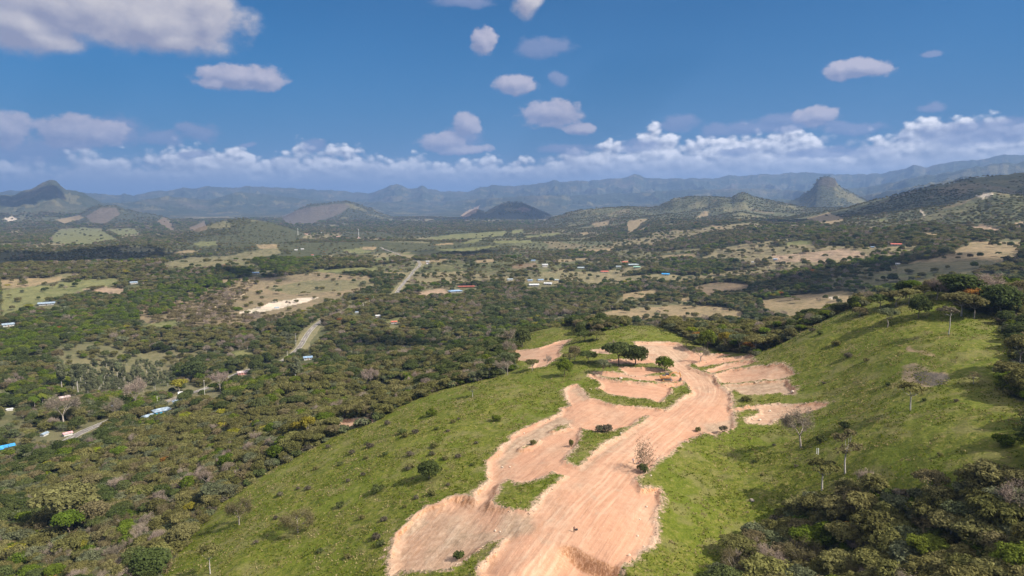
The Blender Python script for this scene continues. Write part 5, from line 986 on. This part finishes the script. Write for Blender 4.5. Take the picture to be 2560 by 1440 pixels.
# ------------------------------------------------------------------ box-and-prism mesh builder
class MB:
    def __init__(s): s.v = []; s.f = []
    def add(s, vs, fs): o = len(s.v); s.v += [tuple(map(float, q)) for q in vs]; s.f += [tuple(o + i for i in q) for q in fs]; return s
    def box(s, c, d, ry=0.0, rz=0.0):
        cy_, sy_ = math.cos(ry), math.sin(ry); cz_, sz_ = math.cos(rz), math.sin(rz); vs = []
        for z in (-.5, .5):
            for y in (-.5, .5):
                for x in (-.5, .5):
                    X, Y, Z = x * d[0], y * d[1], z * d[2]; X, Z = X * cy_ + Z * sy_, -X * sy_ + Z * cy_; X, Y = X * cz_ - Y * sz_, X * sz_ + Y * cz_; vs.append((c[0] + X, c[1] + Y, c[2] + Z))
        return s.add(vs, [(0, 2, 3, 1), (4, 5, 7, 6), (0, 1, 5, 4), (2, 6, 7, 3), (0, 4, 6, 2), (1, 3, 7, 5)])
    def tube(s, a, b, r0, r1=None, n=8):
        v, f = tube(np.array(a, float), np.array(b, float), r0, r0 if r1 is None else r1, n); return s.add(v, [tuple(q) for q in f] + [tuple(range(n))[::-1], tuple(range(n, 2 * n))])
    def prism(s, pts, y0, y1):
        """outline in x,z extruded along y"""
        n = len(pts); return s.add([(x, y0, z) for x, z in pts] + [(x, y1, z) for x, z in pts], [tuple(range(n)), tuple(range(n, 2 * n))[::-1]] + [(i, n + i, n + (i + 1) % n, (i + 1) % n) for i in range(n)])
    def make(s, name, mat, parent=None, bevel=0.0):
        me = bpy.data.meshes.new(name); me.from_pydata(s.v, [], s.f); me.update(); me.materials.append(mat); o = link(name, me, parent)
        if bevel: b = o.modifiers.new('bevel', 'BEVEL'); b.width = bevel; b.segments = 2; b.limit_method = 'ANGLE'
        return o
# highway and track
def strip(name, P, half, lift, mat, off=0.0, dash=None):
    d = np.gradient(P, axis=0); d /= np.linalg.norm(d, axis=1, keepdims=True); n = np.c_[d[:, 1], -d[:, 0]]; S = np.cumsum(np.r_[0, np.hypot(*np.diff(P, axis=0).T)])
    zz = np.max([terrain(P[:, 0] + n[:, 0] * k, P[:, 1] + n[:, 1] * k) for k in (-4, -2, 0, 2, 4)], 0); zz = np.convolve(np.r_[[zz[0]] * 2, zz, [zz[-1]] * 2], np.ones(5) / 5, 'valid') + lift
    L = P + n * (off - half); Rr = P + n * (off + half); V = np.vstack([np.c_[L, zz], np.c_[Rr, zz]]); k = len(P); f = np.array([[i, i + 1, k + i + 1, k + i] for i in range(k - 1) if dash is None or int(S[i] / dash) % 2 == 0])
    me = mesh_from(name, V, f); me.materials.append(mat); o = bpy.data.objects.new(name, me); COL.objects.link(o); o['kind'] = 'structure'; return o
ASPH = flat_mat('worn_asphalt', (.150, .132, .115), .9, .25, .15); PAINT = flat_mat('road_paint', (.75, .72, .6), .7, .1, .5); SOILP = flat_mat('pale_soil', (.46, .36, .22), .9, .2, .2)
def resample(P, step):
    S = np.r_[0, np.cumsum(np.hypot(*np.diff(P, axis=0).T))]; t = np.arange(0, S[-1], step); return np.c_[np.interp(t, S, P[:, 0]), np.interp(t, S, P[:, 1])]
HWR = resample(smooth_line(HWW, 10), 5.0)
strip('highway', HWR, 2.9, .30, ASPH); strip('road_marking', HWR, .09, .33, PAINT, 0, 10); strip('road_marking', HWR, .07, .33, PAINT, 2.7); strip('road_marking', HWR, .07, .33, PAINT, -2.7)
TR = hit([480, 520, 560, 590, 615], [787, 775, 762, 747, 733]); strip('dirt_track', resample(smooth_line(TR, 6), 5), 1.8, .6, SOILP)

# ------------------------------------------------------------------ houses
ROOF = {'blue': (.25, .36, .50), 'red': (.50, .14, .09), 'white': (.58, .58, .58), 'grey': (.36, .42, .43), 'azure': (.05, .30, .62), 'ice': (.29, .36, .43), 'green': (.25, .42, .33), 'pinkgrey': (.52, .40, .38), 'pink': (.62, .34, .34), 'salmon': (.60, .33, .25)}
WALL = {'white': (.55, .53, .50), 'orange': (.70, .30, .14), 'grey': (.45, .43, .40), 'azure': (.06, .35, .55), 'pink': (.60, .28, .26)}
RM = {k: flat_mat('roof_' + k, tuple(q * .72 for q in c), .75, .3, .8) for k, c in ROOF.items()}; WM = {k: flat_mat('wall_' + k, tuple(q * .75 for q in c), .85, .1, .8) for k, c in WALL.items()}; GLASS = flat_mat('dark_glass', (.05, .06, .08), .2, .1, 1, 0, .5); DOORM = flat_mat('door_wood', (.18, .10, .06), .6, .2, 2)
HLAB = ['hipped blue-grey roofed house with white walls left of the long orange building', 'long orange building with a striped flat roof in the middle of the valley', 'white two-storey house among trees, left of the middle row', 'white house with a grey roof right of the two-storey white one', 'white house with a red roof in the middle row',
 'red-roofed shed at the back of the grey-roofed cluster', 'largest grey-roofed house of the middle cluster', 'small grey house left in the middle cluster', 'house with a bright azure roof in the valley', 'small grey-roofed house right of the orange building', 'small blue-roofed house left in the white-roofed hamlet', 'second blue-roofed house of the white-roofed hamlet',
 'long white-roofed building at the front of the hamlet', 'white-roofed building right of the long one in the hamlet', 'grey-roofed house at the right end of the hamlet', 'tiny blue-roofed house above the hamlet', 'green-roofed shed at the front of the grey-roofed cluster', 'red-roofed house with white walls on the far right slope', 'tiny blue-roofed house below the far hills on the right', 'tiny blue-roofed house left of the red-roofed one on the far right slope', 'small white house at the left end of the pale pasture', 'tiny white house at the right of the valley',
 'long white shed with an icy roof by the lime pasture', 'white shed at the far end of the lime pasture', 'blue-roofed barn in dark trees left of the valley', 'pale round-cornered shed at the left frame edge', 'house with a pinkish roof beside the tall grove', 'azure-walled house with an icy roof below the highway', 'house with an icy roof nearest the village road junction', 'icy-roofed house under the round dark tree', 'small shed with a tilted icy roof in the lower village', 'small pink-roofed shed in the lower village',
 'large azure-roofed hall cut by the left frame edge', 'tiny white hut at the left frame edge', 'salmon-roofed house with white walls beside the feathery tall tree', 'blue-roofed house near the bend of the highway', 'tiny shed beside the pale quarry', 'long red-roofed shed right of the highway', 'tiny icy-roofed shed beside the highway', 'low white shed right of the highway', 'tiny white hut left of the distant hill road', 'tiny white hut, right one of the pair by the distant hill',
 'tiny red-roofed hut in the distance left of the highway', 'tiny salmon-roofed house in the distant village', 'tiny salmon-roofed house at the left of the distant village', 'tiny orange-walled house at the right of the distant village', 'tiny white house beside the distant highway', 'white and grey house at the far bend of the highway', 'house with a pinkish-grey roof among village trees', 'tiny salmon-roofed house in front of the distant village', 'tiny white house at the left edge of the distant village', 'tiny white chapel on the far hillside', 'small icy-roofed hut above the village road']
for i, (h, p) in enumerate(zip(HOUSES, HP)):
    x, y, z, d = p; W_ = max(3.5, h[2] * d / FPX); D_ = min(W_ * .62, 12) if i != 1 else 8; Hh = min(2.6, W_ * .36) * (1.9 if i == 2 else 1); rot = -math.atan2(x, y) + h[5]
    t = thing('house', HLAB[i], 'house', (x, y, z - .3), rot, 1)
    w_ = MB(); w_.box((0, 0, Hh / 2), (W_ * .92, D_ * .9, Hh)); w_.make('wall', WM[h[4]], t)
    rs_ = min(1.6, W_ * .14) if i != 1 else .35; rf = MB(); e = .04 * W_; X1, Y1, q = W_ / 2 + e, D_ / 2 + e, .22 * W_ if i in (0, 27, 28, 29, 34, 38) else 0
    rf.add([(-X1, -Y1, Hh), (X1, -Y1, Hh), (X1, Y1, Hh), (-X1, Y1, Hh), (-X1 + q, 0, Hh + rs_), (X1 - q, 0, Hh + rs_), (-X1, -Y1, Hh - .12), (X1, -Y1, Hh - .12), (X1, Y1, Hh - .12), (-X1, Y1, Hh - .12)],
           [(0, 1, 5, 4), (1, 2, 5), (2, 3, 4, 5), (3, 0, 4), (9, 8, 7, 6), (0, 6, 7, 1), (1, 7, 8, 2), (2, 8, 9, 3), (3, 9, 6, 0)]); rf.make('roof', RM[h[3]], t)
    if W_ > 6:
        dm = MB(); dm.box((0, -D_ * .45 - .02, 1.0), (.95, .06, 2.0)); dm.make('door', DOORM, t)
        for k in (-1, 1): wm = MB(); wm.box((k * W_ * .27, -D_ * .45 - .02, Hh * .55), (1.1, .06, .9)); wm.make('window', GLASS, t)

# ------------------------------------------------------------------ poles, posts, fence, vehicles
CONC = flat_mat('grey_concrete', (.52, .49, .45), .85, .12, 2); WHT = flat_mat('white_paint', (.72, .71, .70), .6, .06, 3); WOODM = flat_mat('weathered_wood', (.30, .22, .15), .9, .25, 3)
def pole(px, py, hpx, label):
    x, y, z, d = at(px, py); H = hpx * d / FPX * 1.05; t = thing('utility_pole', label, 'pole', (x, y, z), rng.uniform(0, 3))
    MB().tube((0, 0, -.4), (0, 0, H), .17, .11).make('pole', CONC, t); MB().box((0, 0, H - .5), (1.8, .12, .14)).make('crossarm', WOODM, t)
    for k in (-.8, -.3, .3, .8): MB().tube((k, 0, H - .43), (k, 0, H - .2), .06, .04, 6).make('insulator', WHT, t)
for a in [(512, 991, 36, 'pale utility pole beside the highway and the village field'), (394, 1012, 18, 'utility pole beside the fenced stretch of the highway'), (719, 897, 16, 'utility pole where the highway leaves the trees'), (934, 757, 15, 'utility pole beside the red car on the highway'), (1128, 660, 14, 'utility pole near the far bend of the highway'), (740, 866, 30, 'tall utility pole left of the highway bend')]: pole(*a)
def mast(px, py, hpx, label):
    x, y, z, d = at(px, py); H = hpx * d / FPX; t = thing('antenna_mast', label, 'mast', (x, y, z)); m_ = MB()
    for k in range(3): a = k * 2.094; m_.tube((1.2 * math.cos(a), 1.2 * math.sin(a), -.5), (.4 * math.cos(a), .4 * math.sin(a), H), .28, .2, 5)
    m_.make('lattice_leg', WHT, t); b_ = MB()
    for q in range(8): b_.tube((1.1 - q * .09, 0, H * q / 8), (-.5 + q * .04, .8 - q * .06, H * (q + 1) / 8), .12, .12, 4)
    b_.make('brace', WHT, t); MB().box((0, 0, H * .95), (2.2, 2.2, 1.6)).make('antenna', WHT, t)
mast(897, 596, 22, 'tall pale antenna mast in the distant village'); mast(745, 588, 16, 'shorter antenna mast left of the tall one in the distant village')
def post(px, py, hpx, wpx, label, name='white_post'):
    x, y, z, d = at(px, py); H = hpx * d / FPX; r_ = wpx * d / FPX / 2; t = thing(name, label, 'post', (x, y, z)); MB().tube((0, 0, -.3), (.05, 0, H), r_, r_ * .8, 8).make('shaft', WHT, t); MB().tube((.05, 0, H), (.05, 0, H + r_ * .7), r_ * .95, r_ * .3, 8).make('cap', WHT, t)
post(2041, 1136, 13, 1.2, 'thinner left of two white stakes on the right grass slope'); post(2045, 1138, 15, 1.8, 'thicker right of two white stakes on the right grass slope'); post(936, 1044, 10, 4, 'white post beside the pink cutting at the forest edge')
def fence(P, label, gap=3.0):
    G = resample(hit([p[0] for p in P], [p[1] for p in P]), gap); zs = terrain(G[:, 0], G[:, 1]); t = thing('wooden_fence', label, 'fence', (G[0][0], G[0][1], zs[0])); rail = MB()
    for i, (g_, z_) in enumerate(zip(G, zs)):
        o = np.r_[g_ - G[0], z_ - zs[0]]; MB().tube(o + [0, 0, -.3], o + [0, 0, 1.6], .14, .12, 6).make('post', WOODM, t)
        if i: rail.tube(prev + [0, 0, 1.2], o + [0, 0, 1.2], .06, .06, 4); rail.tube(prev + [0, 0, .6], o + [0, 0, .6], .06, .06, 4)
        prev = o
    rail.make('rail', WOODM, t)
fence([(413, 1003), (440, 994), (478, 984)], 'wooden post fence along the highway by the village field')
RUB = flat_mat('black_rubber', (.03, .03, .032), .8, .1, 3); STEEL = flat_mat('dark_steel', (.10, .095, .09), .6, .2, 4, .3)
def car(px, py, col, label, rot, cat='car', van=False, name='parked_car'):
    x, y, z, d = at(px, py); t = thing(name, label, cat, (x, y, z + .35), rot); cm = flat_mat('car_paint', col, .35, .04, 2, 0, .5); h2 = 2.0 if van else 1.42
    MB().prism([(-2.2, .35), (2.15, .35), (2.2, .8), (1.2 if not van else 1.9, .95), (.6 if not van else 1.5, h2), (-1.5 if not van else -2.15, h2), (-2.2, .95)], -.85, .85).make('body', cm, t, .05)
    MB().prism([(1.12 if not van else 1.86, .97), (.6 if not van else 1.5, h2 - .08), (.3, h2 - .08), (.3, .97)], -.87, .87).make('windscreen', GLASS, t)
    for sx in (-1.35, 1.35):
        for sy in (-.8, .8): w_ = MB().tube((sx, sy - .1, .33), (sx, sy + .1, .33), .33, .33, 14).make('wheel', RUB, t); MB().tube((sx, sy - .12, .33), (sx, sy + .12, .33), .18, .18, 10).make('rim', STEEL, w_)
    for sy in (-.6, .6): MB().box((2.19, sy, .7), (.06, .3, .16)).make('headlight', WHT, t)
car(915, 764, (.55, .05, .04), 'red car on the short visible stretch of the highway', 1.2); car(452, 987, (.75, .75, .75), 'white van beside the highway in the village', .4, 'van', True, 'parked_van'); car(1069, 662, (.7, .65, .8), 'pale van at the far bend of the highway', .2, 'van', True, 'parked_van')

# ------------------------------------------------------------------ excavator
ORG = flat_mat('worn_orange_paint', (.50, .25, .10), .6, .18, 1.5); ORD = flat_mat('yellow_orange_paint', (.48, .28, .09), .6, .15, 1.5); CHR = flat_mat('steel_rod', (.6, .6, .6), .3, .05, 3, .8)
def stadium(L, H, n=8):
    r_ = H / 2; P = [(L / 2 - r_ + r_ * math.sin(a), r_ - r_ * math.cos(a)) for a in np.linspace(0, math.pi, n)]; return P + [(-L / 2 + r_ - r_ * math.sin(a), r_ + r_ * math.cos(a)) for a in np.linspace(0, math.pi, n)]
def excavator():
    x, y, z, d = at(1667, 952); ez = z; t = thing('excavator', 'worn orange crawler excavator with its bucket down on the pink terrace', 'excavator', (x, y, ez), R(-3), 1.05)
    for sy in (-1.25, 1.25):
        tr = MB().prism(stadium(4.3, .92), sy - .3, sy + .3); 
        for k in range(17): q = -1.75 + k * .22; tr.box((q, sy, .93), (.12, .64, .05)); tr.box((q, sy, -.005), (.12, .64, .03))
        to = tr.make('track', STEEL, t, .02)
        for q in (-1.68, 1.68): MB().tube((q, sy - .33, .46), (q, sy + .33, .46), .34, .34, 14).make('sprocket', CHR if q > 0 else ORD, to)
        rl = MB()
        for q in np.linspace(-1.1, 1.1, 6): rl.tube((q, sy - .32, .22), (q, sy + .32, .22), .15, .15, 10)
        rl.make('roller', ORD, to)
    MB().box((0, 0, .75), (2.4, 2.0, .4)).tube((0, 0, .9), (0, 0, 1.15), .75, .75, 16).make('undercarriage', STEEL, t)
    MB().prism([(-2.35, 1.18), (.9, 1.18), (.9, 1.95), (.5, 2.15), (-2.0, 2.2), (-2.35, 2.0)], -1.3, 1.3).make('body', ORG, t, .06)
    MB().prism([(-2.95, 1.15), (-2.38, 1.12), (-2.38, 2.12), (-2.8, 2.1), (-2.98, 1.8)], -1.28, 1.28).make('counterweight', ORD, t, .1)
    MB().box((-1.2, -.2, 2.3), (1.3, 1.6, .2)).tube((-1.6, .5, 2.3), (-1.6, .5, 2.85), .07, .07).make('engine_hood', STEEL, t, .03)
    cb = MB().prism([(-.55, 1.5), (1.25, 1.5), (1.25, 2.3), (.95, 3.0), (-.5, 3.05)], .45, 1.35).make('cab', STEEL, t, .04)
    MB().prism([(-.4, 2.1), (.55, 2.1), (.62, 2.85), (-.38, 2.88)], .43, .44).make('window', GLASS, cb); MB().prism([(1.27, 1.7), (1.29, 2.3), (1.0, 2.95), (.98, 2.93)], .55, 1.25).make('windscreen', GLASS, cb)
    MB().prism([(.45, 1.7), (.75, 1.55), (1.35, 2.35), (2.3, 3.1), (3.4, 3.25), (5.3, 3.05), (5.35, 3.25), (3.4, 3.62), (2.2, 3.6), (1.1, 2.75)], -.25, .2).make('boom', ORG, t, .03)
    MB().prism([(5.0, 3.75), (5.35, 3.85), (5.65, 3.2), (5.85, 1.3), (5.6, 1.25), (5.2, 2.9)], -.2, .15).make('arm', ORG, t, .03)
    MB().prism([(5.5, 1.35), (6.05, 1.3), (6.15, .9), (5.95, .15), (5.3, -.02), (4.85, .12), (5.35, .45)], -.55, .5).make('bucket', STEEL, t, .03)
    for a, b in (((1.0, -.35, 1.6), (2.1, -.3, 3.2)), ((1.0, .3, 1.6), (2.1, .27, 3.2)), ((3.2, 0, 3.75), (5.05, 0, 3.85)), ((5.75, 0, 2.9), (6.1, 0, 1.5))):
        a, b = np.array(a), np.array(b); mid = a + (b - a) * .55; c = MB().tube(a, mid, .11, .11).make('hydraulic_cylinder', ORD, t); MB().tube(mid, b, .055, .055).make('piston_rod', CHR, c)
excavator()

# ------------------------------------------------------------------ people
def skinned(name, J, E, mat, parent, sub=2, root=0):
    me = bpy.data.meshes.new(name); me.from_pydata([j[:3] for j in J], E, []); me.update(); o = link(name, me, parent); s = o.modifiers.new('skin', 'SKIN'); s.use_smooth_shade = True
    for i, v in enumerate(me.skin_vertices[0].data): v.radius = (J[i][3], J[i][3] if len(J[i]) < 5 else J[i][4]); v.use_root = i == root
    m_ = o.modifiers.new('sub', 'SUBSURF'); m_.levels = sub; m_.render_levels = sub; me.materials.append(mat); return o
SKIN = flat_mat('skin', (.30, .16, .10), .6, .08, 5); HAIR = flat_mat('dark_hair', (.03, .022, .018), .7, .1, 6); SHOE = flat_mat('dark_shoes', (.04, .035, .03), .7, .1, 5)
def person(px, py, label, rot, shirt, trousers, cap=None, bent=0.0):
    x, y, z, d = at(px, py); t = thing('person', label, 'person', (x, y, z), rot, 1.0); b = bent
    # joints: x sideways, y forward
    J = [(0, 0, .95, .13, .10), (0, .02 + b * .1, 1.15, .12, .09), (0, .03 + b * .2, 1.38, .155, .10), (0, .03 + b * .25, 1.49, .055), (0, .05 + b * .3, 1.60, .085, .095), (0, .05 + b * .3, 1.70, .075, .085)]
    E = [(0, 1), (1, 2), (2, 3), (3, 4), (4, 5)]
    for s in (-1, 1):
        i = len(J); J += [(s * .19, .02 + b * .2, 1.41, .055), (s * .25, .03, 1.13, .042), (s * .20, .26, 1.02, .034), (s * .17, .36, 1.02, .028)]; E += [(2, i), (i, i + 1), (i + 1, i + 2), (i + 2, i + 3)]
        for k, (dx, L) in enumerate(((-.03, .07), (-.01, .085), (.01, .08), (.028, .065))):
            j = len(J); J += [(s * .17 + dx, .36 + L * .6, 1.015, .009), (s * .17 + dx * 1.1, .36 + L, .985, .008)]; E += [(i + 3, j), (j, j + 1)]
        j = len(J); J += [(s * .17 - s * .05, .37, 1.03, .010), (s * .17 - s * .06, .41, 1.03, .008)]; E += [(i + 3, j), (j, j + 1)]
        i = len(J); J += [(s * .095, 0, .88, .09), (s * .11, .02, .5, .058), (s * .12, -.02, .10, .038), (s * .13, .12, .04, .035)]; E += [(0, i), (i, i + 1), (i + 1, i + 2), (i + 2, i + 3)]
    skinned('body', J, E, SKIN, t)
    J = [(0, 0, .93, .155, .12), (0, .02 + b * .1, 1.15, .14, .11), (0, .03 + b * .2, 1.40, .175, .115)]; E = [(0, 1), (1, 2)]
    for s in (-1, 1): i = len(J); J += [(s * .20, .02 + b * .2, 1.42, .068), (s * .255, .03, 1.12, .055)]; E += [(2, i), (i, i + 1)]
    skinned('shirt', J, E, shirt, t)
    J = [(0, 0, .94, .15, .12)]; E = []
    for s in (-1, 1): i = len(J); J += [(s * .10, 0, .86, .105), (s * .11, .02, .5, .075), (s * .12, -.02, .12, .06)]; E += [(0, i), (i, i + 1), (i + 1, i + 2)]
    skinned('trousers', J, E, trousers, t)
    skinned('cap' if cap else 'hair', [(0, .03 + b * .3, 1.67, .088, .098), (0, .02 + b * .3, 1.76, .06, .07)] + ([(0, .16 + b * .3, 1.70, .07, .012)] if cap else []), [(0, 1)] + ([(0, 2)] if cap else []), cap or HAIR, t)
    for s in (-1, 1): skinned('shoe', [(s * .12, -.05, .05, .05), (s * .125, .08, .045, .048), (s * .13, .17, .04, .04)], [(0, 1), (1, 2)], SHOE, t, 1)
    hd = MB(); cyh = .05 + b * .3
    for s in (-1, 1): hd.box((s * .032, cyh + .088, 1.655), (.022, .012, .010))
    hd.make('eye', HAIR, t); MB().add([(-.016, cyh + .085, 1.61), (.016, cyh + .085, 1.61), (0, cyh + .12, 1.62), (0, cyh + .09, 1.65)], [(0, 1, 2), (0, 2, 3), (1, 3, 2), (0, 3, 1)]).make('nose', SKIN, t)
    return t
person(1435, 1332, 'person in dark clothes standing alone on the graded earth beside a small black case', R(200), flat_mat('dark_plum_shirt', (.05, .035, .055), .8), flat_mat('black_trousers', (.025, .022, .03), .8), None, .3)
person(1583, 1160, 'person in light blue shirt and blue cap beside the leafless shrub', R(120), flat_mat('light_blue_shirt', (.36, .52, .85), .8), flat_mat('grey_trousers', (.14, .12, .14), .8), flat_mat('blue_cap', (.05, .38, .62), .7), .2)
def case():
    x, y, z, d = at(1441, 1328.5); t = thing('equipment_case', 'small black case lying on the dirt beside the person in dark clothes', 'case', (x, y, z), .5)
    BLK = flat_mat('black_plastic', (.03, .028, .03), .5); MB().box((0, 0, .17), (.62, .42, .34)).make('case_body', BLK, t, .03); MB().box((0, 0, .37), (.64, .44, .07)).make('lid', BLK, t, .02)
    MB().tube((-.1, -.25, .22), (.1, -.25, .22), .02).tube((-.1, -.25, .22), (-.1, -.2, .22), .02).tube((.1, -.25, .22), (.1, -.2, .22), .02).make('handle', STEEL, t)
case()
def motorcycle():
    x, y, z, d = at(1597, 1164); t = thing('motorcycle', 'dark red motorcycle parked beside the leafless shrub and the person in blue', 'motorcycle', (x, y, z), R(15), 1.0); RED = flat_mat('dark_red_paint', (.28, .02, .03), .35, .05, 3, 0, .5)
    for q in (-.68, .72):
        w_ = MB()
        for k in range(16): a0, a1 = k * math.pi / 8, (k + 1) * math.pi / 8; w_.tube((q + .29 * math.cos(a0), 0, .33 + .29 * math.sin(a0)), (q + .29 * math.cos(a1), 0, .33 + .29 * math.sin(a1)), .055, .055, 6)
        wo_ = w_.make('wheel', RUB, t); sp = MB(); [sp.tube((q, 0, .33), (q + .28 * math.cos(k * 1.05), 0, .33 + .28 * math.sin(k * 1.05)), .012, .012, 4) for k in range(6)]; sp.make('spoke', CHR, wo_)
    MB().tube((-.68, 0, .33), (-.1, 0, .55), .035).tube((-.1, 0, .55), (.45, 0, .85), .035).tube((.5, 0, .95), (.72, .05, .33), .03).tube((.5, 0, .95), (.72, -.05, .33), .03).tube((-.1, 0, .55), (-.5, 0, .8), .03).make('frame', STEEL, t)
    MB().box((0, 0, .42), (.42, .28, .34)).make('engine', STEEL, t, .04); MB().prism([(-.12, .72), (.42, .78), (.36, .98), (.05, 1.0), (-.15, .85)], -.15, .15).make('fuel_tank', RED, t, .05)
    MB().prism([(-.85, .80), (-.12, .74), (-.1, .84), (-.8, .92)], -.14, .14).make('seat', RUB, t, .03); MB().tube((.42, -.36, 1.05), (.42, .36, 1.05), .018).make('handlebar', STEEL, t); MB().tube((.55, 0, .9), (.66, 0, .9), .09, .08, 12).make('headlight', WHT, t)
    MB().prism([(.45, .66), (1.0, .62), (.98, .68), (.5, .74)], -.08, .08).make('mudguard', RED, t, .01)
motorcycle()
# boulders
STONE = flat_mat('pale_boulder', (.50, .40, .31), .9, .25, 2.0)
def boulder(px, py, wpx, label, seed):
    x, y, z, d = at(px, py); s = wpx * d / FPX / 2; r = np.random.default_rng(seed); V, F_ = [], []; n = 10
    th = np.linspace(0, math.pi, 6)
    for a in th:
        for k in range(n): ph = 2 * math.pi * k / n; q = 1 + .28 * (vnoise(np.array([3 * math.sin(a) * math.cos(ph) + seed]), np.array([3 * math.sin(a) * math.sin(ph) + 2 * math.cos(a)]), 7)[0] - .5) * 2; V.append((q * math.sin(a) * math.cos(ph) * s, q * math.sin(a) * math.sin(ph) * s * .8, q * math.cos(a) * s * .65 + s * .3))
    F_ = [(i * n + k, i * n + (k + 1) % n, (i + 1) * n + (k + 1) % n, (i + 1) * n + k) for i in range(5) for k in range(n)]
    o = mesh_from('boulder', np.array(V), np.array(F_), False); o.materials.append(STONE); b = link('boulder', o, None, (x, y, z), r.uniform(0, 6)); b['label'] = label; b['category'] = 'boulder'; b['group'] = 'pale boulders about the cuttings'
for i, a in enumerate([(1627, 1193, 6, 'pale boulder on the small grass tongue right of the road'), (1644, 1147, 4, 'small white stone on the bank right of the leafless shrub'), (1648, 1296, 6, 'yellowish boulder at the right rim of the lower pad'), (1594, 1342, 6, 'pale boulder on the right part of the lower pad'), (1610, 1368, 5, 'boulder on the lower right rim of the pad'), (1616, 1270, 6, 'flat pale stone near the right rim of the lower pad'), (1600, 1300, 5, 'small stone in the middle right of the lower pad'),
  (1477, 975, 4, 'stone at the tip of the pink cutting left of the terraces'), (1552, 1086, 6, 'pale flat rock on the upper green island'), (1310, 1086, 5, 'white stone on the grey left bank'), (1256, 1172, 6, 'boulder at the head of the narrow left ramp'), (1275, 1168, 5, 'boulder right of the one at the head of the left ramp'), (1238, 1330, 7, 'pale boulder at the tip of the bottom grass strip'), (1250, 1334, 5, 'smaller boulder right of the one at the tip of the bottom grass strip'),
  (1880, 1253, 10, 'pinkish rock outcrop alone in the grass left of the near right forest'), (1925, 1030, 7, 'boulder on the rubble tongue below the grey terrace'), (1900, 1052, 7, 'boulder at the foot of the rubble tongue'), (1880, 1050, 6, 'boulder left of the one at the foot of the rubble tongue'), (1552, 948, 9, 'grey rock slab between two pink terraces'), (1600, 952, 5, 'small pale rock right of the grey slab between two pink terraces'), (1982, 983, 10, 'white rock at the right corner of the grey terrace')]): boulder(*a, i)

# ------------------------------------------------------------------ clouds overhead whose shadows lie on the valley
CLM = flat_mat('cloud_white', (.85, .85, .88), 1, .03, .002)
def cloud(px, py, rx, ry, alt, label, seed):
    P = hit([px], [py])[0]; z0 = float(terrain0(np.array([P[0]]), np.array([P[1]]))[0][0]); k = (alt - z0) / math.tan(SUN_EL); c = (P[0] + math.sin(SUN_AZ) * k, P[1] + math.cos(SUN_AZ) * k)
    n, m_ = 64, 28; TH, PH = np.meshgrid(np.linspace(0.001, math.pi - .001, m_), np.linspace(0, 2 * math.pi, n, endpoint=False), indexing='ij'); X = np.sin(TH) * np.cos(PH); Y = np.sin(TH) * np.sin(PH); Z = np.cos(TH)
    q = 1 + .38 * fbm(X * 2.2 + seed, Y * 2.2 + Z * 1.7, 4, seed); V = np.stack([X * rx * q, Y * ry * q, np.where(Z > 0, Z * min(rx, ry) * .55, Z * 60) * q], -1).reshape(-1, 3)
    F_ = np.array([[i * n + j, i * n + (j + 1) % n, (i + 1) * n + (j + 1) % n, (i + 1) * n + j] for i in range(m_ - 1) for j in range(n)]); me = mesh_from('cloud', V, F_); me.materials.append(CLM); o = link('cloud', me, None, (c[0], c[1], alt)); o['kind'] = 'structure'
for a in [(60, 658, 230, 200, 2300, 'a', 3), (290, 634, 120, 120, 2300, 'b', 4), (2330, 478, 420, 300, 2500, 'c', 5), (1265, 525, 420, 500, 2700, 'd', 6), (1125, 634, 100, 80, 2200, 'e', 7), (30, 505, 260, 420, 2700, 'f', 8), (620, 688, 60, 40, 2200, 'g', 9), (930, 862, 34, 18, 2200, 'h', 10), (2090, 690, 120, 60, 2200, 'i', 11), (2250, 690, 110, 50, 2200, 'k', 13)]: cloud(*a)  # h is an added blocker, darkening a patch of tree shadow
